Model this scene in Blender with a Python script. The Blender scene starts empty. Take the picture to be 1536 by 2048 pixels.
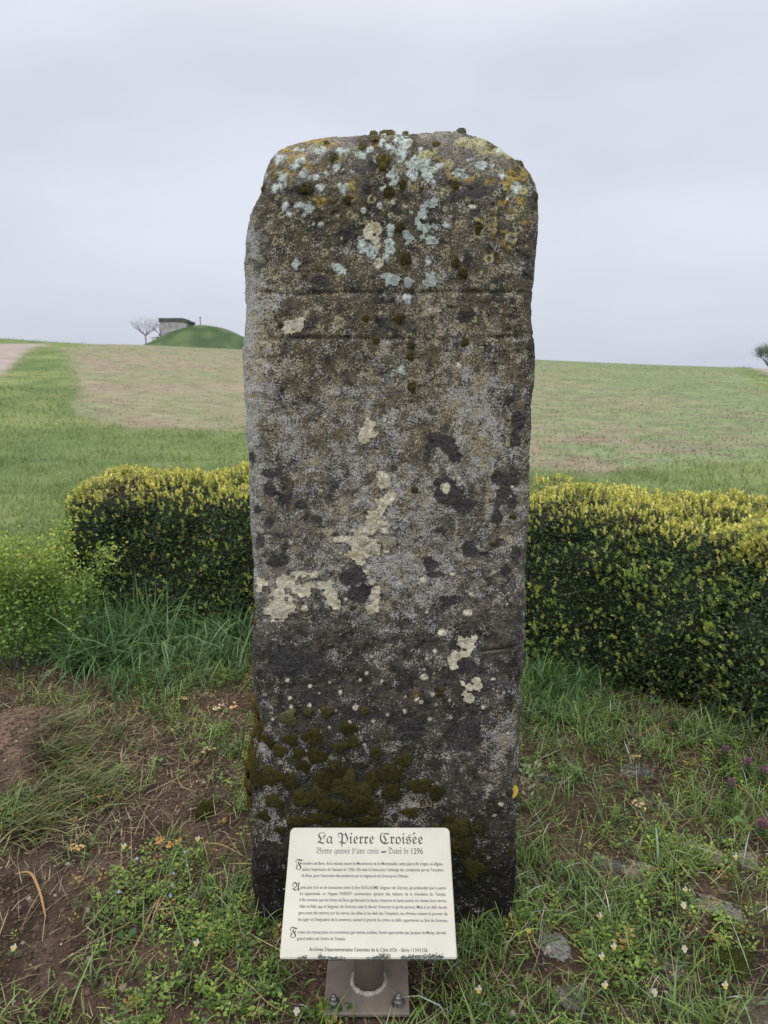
import bpy, math, random
import numpy as np
from mathutils import Vector, Matrix
from mathutils.bvhtree import BVHTree

random.seed(7)
rng = np.random.default_rng(7)
S = bpy.context.scene
COL = S.collection

# ------------------------------------------------------------------ camera
CAM_H = 1.5
PITCH = math.radians(10.5)
FPX = 1422.2                       # focal length in photograph pixels (25 mm on 36 mm / 2048 px)
cp, sp = math.cos(PITCH), math.sin(PITCH)
cd = bpy.data.cameras.new('camera')
cd.lens = 25; cd.sensor_width = 36; cd.sensor_fit = 'AUTO'
cd.clip_start = 0.05; cd.clip_end = 6000
cd.dof.use_dof = True; cd.dof.focus_distance = 1.85; cd.dof.aperture_fstop = 7.5
cam = bpy.data.objects.new('camera', cd); COL.objects.link(cam)
cam.location = (0, 0, CAM_H); cam.rotation_euler = (math.pi/2 - PITCH, 0, 0)
S.camera = cam

# ------------------------------------------------------------------ light
SUN_EL, SUN_AZ = math.radians(58), math.radians(205)      # azimuth clockwise from +Y
W = bpy.data.worlds.new('World'); S.world = W; W.use_nodes = True
nt = W.node_tree; N = nt.nodes; Lk = nt.links
for n in list(N): N.remove(n)
out = N.new('ShaderNodeOutputWorld'); bg = N.new('ShaderNodeBackground')
sky = N.new('ShaderNodeTexSky'); sky.sky_type = 'NISHITA'; sky.sun_disc = False
sky.sun_elevation = SUN_EL; sky.sun_rotation = SUN_AZ; sky.air_density = 1.0; sky.dust_density = 3.0
bg.inputs['Strength'].default_value = 0.1
tc = N.new('ShaderNodeTexCoord'); sep = N.new('ShaderNodeSeparateXYZ'); Lk.new(tc.outputs['Generated'], sep.inputs[0])
# overcast veil: pale at the horizon, brighter towards the zenith as a real overcast is
mz = N.new('ShaderNodeMath'); mz.operation = 'MAXIMUM'; mz.inputs[1].default_value = 0; Lk.new(sep.outputs['Z'], mz.inputs[0])
ramp = N.new('ShaderNodeValToRGB'); Lk.new(mz.outputs[0], ramp.inputs[0])
cr = ramp.color_ramp; cr.interpolation = 'B_SPLINE'
def c10(r, g, b, k=1.0): return (r*1.075, g*1.045, b*1.035, 1)
cr.elements[0].position = 0.0; cr.elements[0].color = c10(.50, .55, .645)
cr.elements[1].position = 1.0; cr.elements[1].color = c10(1.92, 1.95, 1.98)
for p_, c_ in ((.05, (.525, .57, .66)), (.14, (.575, .615, .70)), (.30, (.565, .61, .70)), (.42, (.54, .58, .665)), (.7, (1.25, 1.29, 1.35))):
    e = cr.elements.new(p_); e.color = c10(*c_)
mp = N.new('ShaderNodeMapping'); mp.inputs['Scale'].default_value = (1.0, 1.0, 3.0); Lk.new(tc.outputs['Generated'], mp.inputs[0])
cn = N.new('ShaderNodeTexNoise'); cn.inputs['Scale'].default_value = 1.7; cn.inputs['Detail'].default_value = 3.5; cn.inputs['Roughness'].default_value = .5
Lk.new(mp.outputs[0], cn.inputs['Vector'])
cm = N.new('ShaderNodeMapRange'); cm.inputs[1].default_value = .3; cm.inputs[2].default_value = .7; cm.inputs[3].default_value = 8.7; cm.inputs[4].default_value = 10.9
Lk.new(cn.outputs['Fac'], cm.inputs[0])
vm = N.new('ShaderNodeVectorMath'); vm.operation = 'SCALE'; Lk.new(ramp.outputs[0], vm.inputs[0]); Lk.new(cm.outputs[0], vm.inputs['Scale'])
mx = N.new('ShaderNodeMixRGB'); mx.inputs[0].default_value = .96; Lk.new(sky.outputs[0], mx.inputs[1]); Lk.new(vm.outputs[0], mx.inputs[2])
Lk.new(mx.outputs[0], bg.inputs['Color']); Lk.new(bg.outputs[0], out.inputs[0])

sl = bpy.data.lights.new('sun', 'SUN'); sl.energy = 1.5; sl.angle = math.radians(60); sl.color = (1, .96, .9)
so = bpy.data.objects.new('sun', sl); COL.objects.link(so)
sd = Vector((math.sin(SUN_AZ)*math.cos(SUN_EL), math.cos(SUN_AZ)*math.cos(SUN_EL), math.sin(SUN_EL)))
so.rotation_euler = sd.to_track_quat('Z', 'Y').to_euler(); so.location = sd*20
S.view_settings.view_transform = 'Standard'; S.view_settings.look = 'None'
S.view_settings.exposure = 0.22; S.view_settings.gamma = 1.0; S.view_settings.use_curve_mapping = False
S.cycles.max_bounces = 6; S.cycles.diffuse_bounces = 3; S.cycles.glossy_bounces = 2
S.cycles.transparent_max_bounces = 4; S.cycles.caustics_reflective = False; S.cycles.caustics_refractive = False

# ------------------------------------------------------------------ helpers
def pix(px, py, Y):
    """world point seen at photograph pixel (px,py) at forward distance Y"""
    x = (px-768)/FPX; v = (py-1024)/FPX
    t = Y/(cp - v*sp)
    return x*t, Y, CAM_H + t*(-sp - v*cp)
def topix(X, Y, Z):
    dz = Z-CAM_H
    D = Y*cp - dz*sp
    D = np.where(np.abs(D) < 1e-3, 1e-3, D)
    return 768+FPX*X/D, 1024+FPX*(-(dz*cp + Y*sp))/D
def tag(o, label=None, cat=None, group=None, kind=None):
    if label: o['label'] = label
    if cat: o['category'] = cat
    if group: o['group'] = group
    if kind: o['kind'] = kind
    return o
def empty(name, loc=(0, 0, 0), label=None, cat=None, group=None):
    o = bpy.data.objects.new(name, None); COL.objects.link(o); o.location = loc; o.empty_display_size = .05
    return tag(o, label, cat, group)
def link(name, me, parent=None, mat=None):
    o = bpy.data.objects.new(name, me); COL.objects.link(o)
    if parent is not None: o.parent = parent
    if mat is not None:
        me.materials.clear(); me.materials.append(mat)
    return o
def mesh_np(name, V, F, col=None, smooth=False):
    """V (n,3); F (m,3) or (m,4); col (n,3|4) per-vertex colour"""
    me = bpy.data.meshes.new(name)
    V = np.asarray(V, np.float32); F = np.asarray(F, np.int32)
    k = F.shape[1]
    me.vertices.add(len(V)); me.vertices.foreach_set('co', V.ravel())
    me.loops.add(F.size); me.loops.foreach_set('vertex_index', F.ravel())
    me.polygons.add(len(F)); me.polygons.foreach_set('loop_start', np.arange(0, F.size, k, dtype=np.int32))
    me.update(calc_edges=True)
    if smooth: me.polygons.foreach_set('use_smooth', np.ones(len(F), bool))
    if col is not None: add_col(me, 'Col', col)
    return me
def add_col(me, name, col):
    col = np.asarray(col, np.float32)
    if col.shape[1] == 3: col = np.hstack([col, np.ones((len(col), 1), np.float32)])
    a = me.attributes.new(name, 'FLOAT_COLOR', 'POINT'); a.data.foreach_set('color', col.ravel())
def add_f(me, name, f):
    a = me.attributes.new(name, 'FLOAT', 'POINT'); a.data.foreach_set('value', np.asarray(f, np.float32))

def _h(ix, iy, iz, seed):
    h = (ix.astype(np.uint32)*np.uint32(374761393) + iy.astype(np.uint32)*np.uint32(668265263)
         + iz.astype(np.uint32)*np.uint32(2147483647) + np.uint32((seed*144665+1) & 0xffffffff))
    h = (h ^ (h >> np.uint32(13)))*np.uint32(1274126177)
    h = (h ^ (h >> np.uint32(15)))*np.uint32(2246822519)
    h ^= h >> np.uint32(16)
    return h.astype(np.float32)/np.float32(4294967295.0)
def vn(x, y, z=None, seed=0):
    """value noise in 0..1"""
    x = np.asarray(x, np.float64); y = np.asarray(y, np.float64)
    z = np.zeros_like(x) if z is None else np.asarray(z, np.float64)
    fx, fy, fz = np.floor(x), np.floor(y), np.floor(z)
    ix, iy, iz = (f.astype(np.int64) for f in (fx, fy, fz))
    a, b, c = x-fx, y-fy, z-fz
    a = a*a*(3-2*a); b = b*b*(3-2*b); c = c*c*(3-2*c)
    r = 0
    for dx in (0, 1):
        for dy in (0, 1):
            for dz in (0, 1):
                w = (a if dx else 1-a)*(b if dy else 1-b)*(c if dz else 1-c)
                r = r + w*_h(ix+dx, iy+dy, iz+dz, seed)
    return r
def fbm(x, y, z=None, o=3, seed=0, g=.5):
    r = 0; a = 1; s = 0; f = 1
    for i in range(o):
        r = r + a*vn(x*f+i*17.3, y*f+i*5.1, None if z is None else z*f+i*9.7, seed+i*31); s += a; a *= g; f *= 2.03
    return r/s
def ss(a, b, x):
    t = np.clip((x-a)/(b-a), 0, 1); return t*t*(3-2*t)
def lerp(a, b, t): return a + (b-a)*t
def interp(tab, x):
    t = sorted(tab); return np.interp(x, [p[0] for p in t], [p[1] for p in t])
def inpoly(px, py, poly):
    r = np.zeros(np.shape(px), bool); n = len(poly); j = n-1
    for i in range(n):
        xi, yi = poly[i]; xj, yj = poly[j]
        c = ((yi > py) != (yj > py)) & (px < (xj-xi)*(py-yi)/((yj-yi) if yj != yi else 1e-9)+xi)
        r ^= c; j = i
    return r

# ------------------------------------------------------------------ materials
def mat(name, base=(.5, .5, .5), rough=.8, attr=None, noise=None, bump=None, metal=0, transl=0, spec=.5, vary=None):
    m = bpy.data.materials.new(name); m.use_nodes = True
    nt = m.node_tree; n = nt.nodes; l = nt.links
    b = n['Principled BSDF']; b.inputs['Roughness'].default_value = rough; b.inputs['Metallic'].default_value = metal
    b.inputs['Specular IOR Level'].default_value = spec
    co = n.new('ShaderNodeTexCoord')
    if attr:
        a = n.new('ShaderNodeAttribute'); a.attribute_name = attr; c = a.outputs['Color']
    else:
        a = n.new('ShaderNodeRGB'); a.outputs[0].default_value = (*base, 1); c = a.outputs[0]
    if noise:                                     # (scale, low factor, high factor, detail)
        t = n.new('ShaderNodeTexNoise'); t.inputs['Scale'].default_value = noise[0]; t.inputs['Detail'].default_value = noise[3] if len(noise) > 3 else 4
        l.new(co.outputs['Object'], t.inputs['Vector'])
        r = n.new('ShaderNodeMapRange'); r.inputs[1].default_value = .3; r.inputs[2].default_value = .7
        r.inputs[3].default_value = noise[1]; r.inputs[4].default_value = noise[2]; l.new(t.outputs['Fac'], r.inputs[0])
        v = n.new('ShaderNodeVectorMath'); v.operation = 'SCALE'; l.new(c, v.inputs[0]); l.new(r.outputs[0], v.inputs['Scale']); c = v.outputs[0]
    l.new(c, b.inputs['Base Color'])
    if bump:                                      # (scale, strength, distance)
        t = n.new('ShaderNodeTexNoise'); t.inputs['Scale'].default_value = bump[0]; t.inputs['Detail'].default_value = 5
        l.new(co.outputs['Object'], t.inputs['Vector'])
        bp = n.new('ShaderNodeBump'); bp.inputs['Strength'].default_value = bump[1]; bp.inputs['Distance'].default_value = bump[2]
        l.new(t.outputs['Fac'], bp.inputs['Height']); l.new(bp.outputs[0], b.inputs['Normal'])
    if transl:
        o = n['Material Output']; tr = n.new('ShaderNodeBsdfTranslucent'); l.new(c, tr.inputs['Color'])
        ms = n.new('ShaderNodeMixShader'); ms.inputs[0].default_value = transl
        l.new(b.outputs[0], ms.inputs[1]); l.new(tr.outputs[0], ms.inputs[2]); l.new(ms.outputs[0], o.inputs['Surface'])
    return m

M_leaf = mat('leaf', attr='Col', rough=.42, transl=.25, spec=.45)
M_grass = mat('grass_blade', attr='Col', rough=.33, transl=.25, spec=.5)
M_dry = mat('dry_plant', attr='Col', rough=.75, transl=.1, spec=.3)
M_moss = mat('moss', attr='Col', rough=.95, spec=.15)
M_rock = mat('rock', attr='Col', rough=.85, noise=(150, .4, 1.5, 6), bump=(110, 1.0, .008))
M_soilc = mat('soil_crumb', attr='Col', rough=.95, spec=.2)
M_bark = mat('bark', (.16, .15, .14), .9, noise=(60, .6, 1.4), bump=(80, .5, .01))
M_conc = mat('old_concrete', (.40, .385, .41), .9, noise=(1.6, .55, 1.25, 8), bump=(6, .3, .05))
M_conc_d = mat('weathered_parapet_concrete', (.085, .088, .085), .9, noise=(2, .6, 1.4, 8))
M_dark = mat('dark_painted_metal', (.03, .03, .035), .6)
M_green = mat('green_painted_pipe', (.05, .12, .11), .5)
M_gate = mat('grey_galvanised_metal', (.3, .32, .35), .5, metal=.3)

# ------------------------------------------------------------------ terrain
SKY_T = [(-1400, 640), (-700, 650), (-300, 664), (0, 677), (100, 684), (180, 688), (300, 690), (485, 699), (768, 708), (1070, 719),
         (1300, 729), (1480, 735), (1540, 737), (1700, 742), (2200, 752), (3000, 757)]
RS = 88.0
def prof(r):
    t = (r-7.0)/(RS-7.0)
    t = np.maximum(t, 0)
    a = np.clip(t, 0, 1); s = 3*a*a-2*a**3
    s = .35*a + .65*s
    return np.where(t > 1, 1-.10*(t-1)/(1+.12*(t-1)), s)
_rr = np.linspace(9, 160, 400)
def _zs(slope):                                     # crest height so that the skyline has this slope
    lo, hi = 1.5, 14
    for _ in range(30):
        m = (lo+hi)/2
        if np.max((m*prof(_rr)-CAM_H)/_rr) < slope: lo = m
        else: hi = m
    return m
_u = []; _z = []
for px_, py_ in SKY_T:
    x = (px_-768)/FPX; v = (py_-1024)/FPX; h = cp - v*sp
    _u.append(math.atan2(x, h)); _z.append(_zs((-sp - v*cp)/math.hypot(h, x)))
def height(X, Y):
    X = np.asarray(X, np.float64); Y = np.asarray(Y, np.float64)
    r = np.hypot(X, Y); az = np.arctan2(X, Y)
    zs = np.interp(az, _u, _z)
    back = ss(1.4, 2.4, np.abs(az)); zs = zs*(1-back) + 1.0*back
    z = zs*prof(r)
    z = z + (fbm(X*.12+3, Y*.12+7, o=3, seed=5)-.5)*.5*ss(12, 40, r)*(1-ss(60, 85, r))
    z = z + (fbm(X*.9+3, Y*.9+7, o=3, seed=6)-.5)*.10*ss(4.5, 9, r)*(1-ss(50, 80, r))
    # the planted bed round the stone
    n = 1-ss(5.5, 8, r)
    z = z + n*((fbm(X*2.2, Y*2.2, o=3, seed=8)-.5)*.09*ss(.25, .8, np.hypot(X, Y-1.85)) + (fbm(X*14, Y*14, o=3, seed=9)-.5)*.022)
    z = z - .006
    z = z + .17*np.exp(-(((X+1.50)/.24)**2+((Y-2.72)/.24)**2)**1.3) + .05*np.exp(-(((X+1.1)/.22)**2+((Y-3.55)/.28)**2))  # molehills
    return z
def ground(px, py):
    """point of the terrain seen at a photograph pixel"""
    x = (px-768)/FPX; v = (py-1024)/FPX
    d = np.array([x, cp-v*sp, -sp-v*cp])
    lo, hi = 1.0, 140.0
    for k in range(3):
        t = np.geomspace(lo, hi, 160 if k == 0 else 12); z = CAM_H+d[2]*t - height(d[0]*t, d[1]*t); b = np.flatnonzero(z < 0)
        if len(b) == 0: break
        b = max(int(b[0]), 1); lo, hi = t[b-1], t[b]
    else:
        m = (lo+hi)/2; return Vector((d[0]*m, d[1]*m, CAM_H+d[2]*m))
    return Vector((x*85/(cp-v*sp), 85, float(height(x*85/(cp-v*sp), 85))))

az = np.concatenate([np.linspace(-math.pi, -.75, 46)[:-1], np.linspace(-.75, .75, 320), np.linspace(.75, math.pi, 46)[1:]])
rs = [.35]
while rs[-1] < 2600:
    r_ = rs[-1]; rs.append(r_*(1.011 if r_ < 7 else 1.018 if r_ < 110 else 1.12))
rs = np.array(rs)
A, R = np.meshgrid(az, rs)
TX, TY = R*np.sin(A), R*np.cos(A)
TZ = height(TX, TY)
tpx, tpy = topix(TX, TY, TZ)
front = (np.abs(A) < 1.0)
wob = (fbm(TX*.45, TY*.45, o=3, seed=21)-.5)
FIELD = [(180, 560), (170, 690), (128, 700), (150, 745), (168, 785), (128, 808), (150, 832), (230, 850), (350, 862), (485, 868), (760, 895), (1070, 942), (1180, 948),
         (1300, 935), (1440, 925), (1640, 915), (1600, 830), (1520, 775), (1482, 745), (1470, 735), (1440, 560)]
TRACK = [(-2500, 560), (100, 560), (100, 688), (62, 697), (46, 708), (28, 727), (0, 752), (-60, 800), (-220, 880), (-700, 1050), (-1500, 1050)]
TRACK_B = [(1502, 600), (1502, 737), (1520, 741), (1545, 752), (1640, 790), (2100, 800), (2400, 600)]
rr_ = np.hypot(TX, TY)
jx = wob*60*np.clip(20/rr_, .15, 1.0); jy = wob*26*np.clip(20/rr_, .1, 1)
field = inpoly(tpx+jx, tpy+jy, FIELD) & front & (rr_ > 8)
track = (inpoly(tpx+jx*.2, tpy+jy*.2, TRACK) & (tpy > 687.5) | inpoly(tpx, tpy, TRACK_B)) & front & (rr_ > 8) & (rr_ < 84)
field &= ~track
def blur(m, k=1):
    m = m.astype(float)
    for _ in range(k):
        m = (m + np.roll(m, 1, 1) + np.roll(m, -1, 1))/3
        m[1:-1] = (m[1:-1]+m[:-2]+m[2:])/3
    return m
ff, tf = blur(field, 3), blur(track, 1)
bed = 1-ss(3.6, 4.6, rr_ + wob*1.2)
# base colours
n1 = fbm(TX*.35, TY*.35, o=4, seed=31)[..., None]; n2 = fbm(TX*1.7, TY*1.7, o=3, seed=32)[..., None]; n3 = fbm(TX*9, TY*9, o=3, seed=33)[..., None]
c_ver = lerp(np.array([.16, .22, .08]), np.array([.25, .30, .11]), ss(.3, .7, n1)) * (.75+.5*n2)
c_ver = lerp(c_ver, np.array([.27, .25, .12]), .35*ss(.55, .8, n2))
# drilled crop rows run obliquely across the field
rowp = (TX*.86 + TY*.5)
rowl = (.5+.5*np.sin(rowp*2*math.pi/2.6 + 2.5*fbm(TX*.08, TY*.08, seed=40)))[..., None]
soil = lerp(np.array([.27, .205, .155]), np.array([.36, .285, .215]), n3) * (.85+.3*n2)
crop = lerp(np.array([.17, .225, .11]), np.array([.225, .275, .14]), n2)
gcov = .14 + .28*ss(.35, .65, n1) + (.55*ss(26, 13, rr_)*ss(1, 4, TX))[..., None]*ss(.3, .55, n2) + .22*rowl + .42*ss(3, 14, TX)[..., None] + .22*ss(45, 85, rr_)[..., None] + .5*ss(.5, .75, n3)*.4
gcov = np.clip(gcov + .3*(n2-.5), 0, 1)
c_fld = lerp(soil, crop, gcov)
c_trk = lerp(np.array([.33, .275, .25]), np.array([.42, .36, .33]), n2)
c_bed = lerp(np.array([.038, .026, .019]), np.array([.105, .07, .05]), ss(.25, .75, n3)) * (.7+.6*fbm(TX*40, TY*40, o=2, seed=41)[..., None])
c_ver = lerp(c_ver, np.array([.10, .165, .06]), .6*ss(.5, .72, fbm(TX*.8+4, TY*.25, o=3, seed=44))[..., None])
tcol = lerp(c_ver, c_fld, ff[..., None]); tcol = lerp(tcol, c_trk, tf[..., None]); c_bed = lerp(c_bed, np.array([.17, .115, .085])*(.6+.8*n3), np.exp(-(((TX+1.5)/.30)**2+((TY-2.70)/.30)**2)**1.5)[..., None]); tcol = lerp(tcol, c_bed, bed[..., None])
nr, na = TX.shape
I = np.arange(nr*na).reshape(nr, na)
Q = np.stack([I[:-1, :-1], I[:-1, 1:], I[1:, 1:], I[1:, :-1]], -1)
qf = field[:-1, :-1]; qt = track[:-1, :-1]
M_ground = mat('ground', attr='Col', rough=.95, noise=(30, .7, 1.3, 10), bump=(60, .9, .03), spec=.2)
M_field = mat('crop_field_earth', attr='Col', rough=.95, noise=(1.6, .8, 1.2, 9), bump=(6, .6, .06), spec=.15)
M_track = mat('track_earth', attr='Col', rough=.95, noise=(.8, .88, 1.1, 8), bump=(8, .3, .03), spec=.15)
TV = np.stack([TX, TY, TZ], -1).reshape(-1, 3); TC = tcol.reshape(-1, 3)
def submesh(name, F, m):
    F = F.reshape(-1, 4); ids, inv = np.unique(F, return_inverse=True)
    o = link(name, mesh_np(name, TV[ids], inv.reshape(-1, 4), TC[ids], smooth=True), None, m); o['kind'] = 'structure'; return o
gq = Q[~(qf | qt)]
ids = gq.reshape(-1, 4)
submesh('ground', ids, M_ground)
submesh('field', Q[qf], M_field)
submesh('dirt_track', Q[qt], M_track)
# small cap of ground under the photographer
capn = na-1
V = np.vstack([TV[:capn], [[0, 0, float(height(0, 0))]]]); F = np.array([[i, (i+1) % capn, capn] for i in range(capn)])
o = link('ground', mesh_np('ground_cap', V, F[:, ::-1], np.vstack([TC[:capn], TC[:1]]), smooth=True), None, M_ground); o['kind'] = 'structure'

# ------------------------------------------------------------------ grass mound, bunker, pipe, trees (far)
MY = 86.0
mcx = pix(408, 690, MY)[0]; gz = float(height(mcx, MY-5))
mtop = pix(408, 650, MY)[2]
g = np.linspace(-1.25, 1.25, 70); GX, GY = np.meshgrid(g, g)
XX = mcx + GX*7.4; YY = MY+1 + GY*6.5
rad = np.hypot(GX, GY*1.0)
ZZ = np.where(rad < 1.2, np.cos(np.clip(rad/1.12, 0, 1)*math.pi/2)**1.25, 0)
base = height(XX, YY)-.25
ZZ = base + ZZ*(mtop-(gz-.25)) + (fbm(XX*.6, YY*.6, o=3, seed=51)-.5)*.22*ss(0, .2, 1.1-rad)
nn = fbm(XX*.7, YY*.7, o=3, seed=52)[..., None]
mc = lerp(np.array([.065, .110, .052]), np.array([.12, .17, .078]), ss(.3, .7, nn))
k = len(g); I = np.arange(k*k).reshape(k, k)
o = link('grass_mound', mesh_np('grass_mound', np.stack([XX, YY, ZZ], -1).reshape(-1, 3), np.stack([I[:-1, :-1], I[:-1, 1:], I[1:, 1:], I[1:, :-1]], -1).reshape(-1, 4), mc.reshape(-1, 3), smooth=True), None, M_ground)
tag(o, 'green grass mound heaped over the concrete reservoir on the skyline', 'mound')

def box_mesh(name, x0, x1, y0, y1, z0, z1, bev=0.0):
    import bmesh
    bm = bmesh.new(); bmesh.ops.create_cube(bm, size=1)
    bmesh.ops.scale(bm, vec=(x1-x0, y1-y0, z1-z0), verts=bm.verts); bmesh.ops.translate(bm, vec=((x0+x1)/2, (y0+y1)/2, (z0+z1)/2), verts=bm.verts)
    if bev: bmesh.ops.bevel(bm, geom=bm.edges[:], offset=bev, segments=1, affect='EDGES')
    me = bpy.data.meshes.new(name); bm.to_mesh(me); bm.free(); return me
BY = 85.0
bx0, bx1 = pix(321, 668, BY)[0], pix(377, 668, BY)[0]
bz = lambda row: pix(340, row, BY)[2]
bk = empty('water_reservoir', (bx0, BY, bz(690)), 'square concrete reservoir building with dark parapet rising out of the green mound', 'building')
def child_box(name, par, m, *a, bev=0.0):
    x0, x1, y0, y1, z0, z1 = a; L = par.location
    return link(name, box_mesh(name, x0-L.x, x1-L.x, y0-L.y, y1-L.y, z0-L.z, z1-L.z, bev), par, m)
child_box('wall', bk, M_conc, bx0, bx1-.15, BY, BY+3.2, bz(694), bz(643), bev=.02)
child_box('parapet', bk, M_conc_d, bx0-.12, bx1-.55, BY-.1, BY+3.3, bz(643), bz(636), bev=.03)
child_box('parapet', bk, M_conc_d, bx1-.55, bx1+.08, BY-.06, BY+3.1, bz(646), bz(640.5), bev=.03)
child_box('roof_slab', bk, M_conc, bx0-.25, bx0-.12, BY+.2, BY+3.1, bz(643.5), bz(642))
child_box('lintel', bk, M_conc_d, bx0-.36, bx0+.02, BY+.4, BY+2.6, bz(672), bz(669))
child_box('door', bk, M_dark, bx0-.34, bx0-.28, BY+.5, BY+1.6, bz(693), bz(674))
child_box('wing_wall', bk, M_conc_d, bx0-.52, bx0-.36, BY+.1, BY+2.7, bz(693), bz(673), bev=.02)
gt = empty('metal_railing', (bx0-1.05, BY, bz(690)), 'small pale metal railing beside the reservoir door', 'railing')
for i in range(7):
    child_box('bar', gt, M_gate, bx0-1.05+i*.085, bx0-1.02+i*.085, BY, BY+.03, bz(691), bz(674))
child_box('rail', gt, M_gate, bx0-1.08, bx0-.5, BY-.01, BY+.04, bz(675), bz(674)); child_box('rail', gt, M_gate, bx0-1.08, bx0-.5, BY-.01, BY+.04, bz(688), bz(687))
def cyl_mesh(name, r, h, seg=16, r2=None, caps=True):
    import bmesh
    bm = bmesh.new(); bmesh.ops.create_cone(bm, cap_ends=caps, segments=seg, radius1=r, radius2=r if r2 is None else r2, depth=h)
    bmesh.ops.translate(bm, vec=(0, 0, h/2), verts=bm.verts)
    me = bpy.data.meshes.new(name); bm.to_mesh(me); bm.free()
    me.polygons.foreach_set('use_smooth', [len(p.vertices) == 4 for p in me.polygons]); return me
px_, _, pz_ = pix(401, 652, MY+1)
vp = empty('vent_pipe', (px_, MY+1, pz_), 'thin green vent pipe standing on top of the grass mound', 'pipe')
link('tube', cyl_mesh('tube', .055, .95), vp, M_green); o = link('cap', cyl_mesh('cap', .11, .1), vp, M_green); o.location = (0, 0, .93)

def tube_np(pts, radii, seg=6):
    pts = np.asarray(pts, float); V = []; F = []
    for i, p in enumerate(pts):
        d = pts[min(i+1, len(pts)-1)]-pts[max(i-1, 0)]; d = d/(np.linalg.norm(d)+1e-9)
        a = np.cross(d, [0, 0, 1.0]); 
        if np.linalg.norm(a) < .1: a = np.cross(d, [0, 1.0, 0])
        a /= np.linalg.norm(a); b = np.cross(d, a)
        for k in range(seg):
            t = 2*math.pi*k/seg; V.append(p+radii[i]*(math.cos(t)*a+math.sin(t)*b))
    for i in range(len(pts)-1):
        for k in range(seg):
            k2 = (k+1) % seg; F.append((i*seg+k, i*seg+k2, (i+1)*seg+k2, (i+1)*seg+k))
    return np.array(V), np.array(F)
class Acc:
    def __init__(s): s.V = []; s.F = []; s.C = []; s.n = 0
    def add(s, V, F, col=None):
        V = np.asarray(V, float); F = np.asarray(F)
        if F.shape[1] == 4: F = np.vstack([F[:, [0, 1, 2]], F[:, [0, 2, 3]]])
        s.V.append(V); s.F.append(F+s.n); s.n += len(V)
        if col is not None: s.C.append(np.broadcast_to(np.asarray(col, float), (len(V), 3)))
    def build(s, name, parent=None, m=None, smooth=False):
        return link(name, mesh_np(name, np.vstack(s.V), np.vstack(s.F), np.vstack(s.C) if s.C else None, smooth), parent, m)
def grow(acc, p, d, L, r, depth, rnd, spread=.6, up=.12, tips=None):
    n = 4; pts = [np.array(p)]; rad = [r]
    d = np.array(d, float)
    for i in range(n):
        d = d + np.array([rnd.gauss(0, .13), rnd.gauss(0, .13), rnd.gauss(0, .1)+up*.3]); d /= np.linalg.norm(d)
        pts.append(pts[-1]+d*L/n); rad.append(r*(1-.45*(i+1)/n))
    V, F = tube_np(pts, rad, 5 if depth > 1 else 4); acc.add(V, F)
    if tips is not None and depth <= 1: tips.append((pts[-1], d)); tips.append((pts[2], d))
    if depth > 0:
        for k in range(rnd.choice((2, 3, 3))):
            q = pts[rnd.choice((2, 3, 4, 4))]
            a = rnd.uniform(0, 2*math.pi); e = d + spread*np.array([math.cos(a), math.sin(a), rnd.uniform(-.15, .55)]); e /= np.linalg.norm(e)
            grow(acc, q, e, L*rnd.uniform(.6, .85), rad[-1]*.84, depth-1, rnd, spread*1.1, up, tips)
def bare_tree(px, rowbase, rowfork, Y, seed, label, sc=1.0):
    X, _, z0 = pix(px, rowbase, Y); z1 = pix(px, rowfork, Y)[2]
    z0 = min(z0, float(height(X, Y)))-.05
    t = empty('bare_tree', (X, Y, z0), label, 'tree', 'bare trees by the reservoir')
    rnd = random.Random(seed); H = z1-z0
    V, F = tube_np([(0, 0, 0), (.02, 0, H*.5), (-.01, 0, H), (0, 0, H+.03)], [.085, .07, .075, .07], 8); a = Acc(); a.add(V, F); a.build('trunk', t, M_bark, True)
    c = Acc()
    for ang in (.2, .9, 1.5, 2.3, 3.1, 3.9, 4.7, 5.5):
        d = np.array([math.cos(ang), math.sin(ang), .35+.8*rnd.random()]); d /= np.linalg.norm(d)
        grow(c, (0, 0, H), d, 1.0*sc, .05, 4, rnd, .66, .14)
    c.build('crown', t, M_bark)
bare_tree(292, 690, 671, 84.0, 3, 'small bare fruit tree standing alone left of the reservoir', 1.0)
bare_tree(322, 688, 669, 88.5, 11, 'bare tree mostly hidden behind the reservoir wall', .75)
# green tree at the end of the right-hand track
X, Y, z0 = pix(1540, 745, 92.0)
t = empty('leafy_tree', (X, Y, float(height(X, Y))-.1), 'grey-green bushy tree on the skyline beyond the right track', 'tree')
a = Acc(); rnd = random.Random(5); tips = []
V, F = tube_np([(0, 0, 0), (.05, 0, .5), (0, .05, 1.0)], [.14, .11, .09], 8); a.add(V, F); a.build('trunk', t, M_bark, True)
a = Acc()
for ang in np.linspace(0, 5.6, 7):
    d = np.array([math.cos(ang), math.sin(ang), .6]); d /= np.linalg.norm(d); grow(a, (0, 0, .5), d, 1.5, .07, 3, rnd, .6, .2, tips)
a.build('limbs', t, M_bark)

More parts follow.
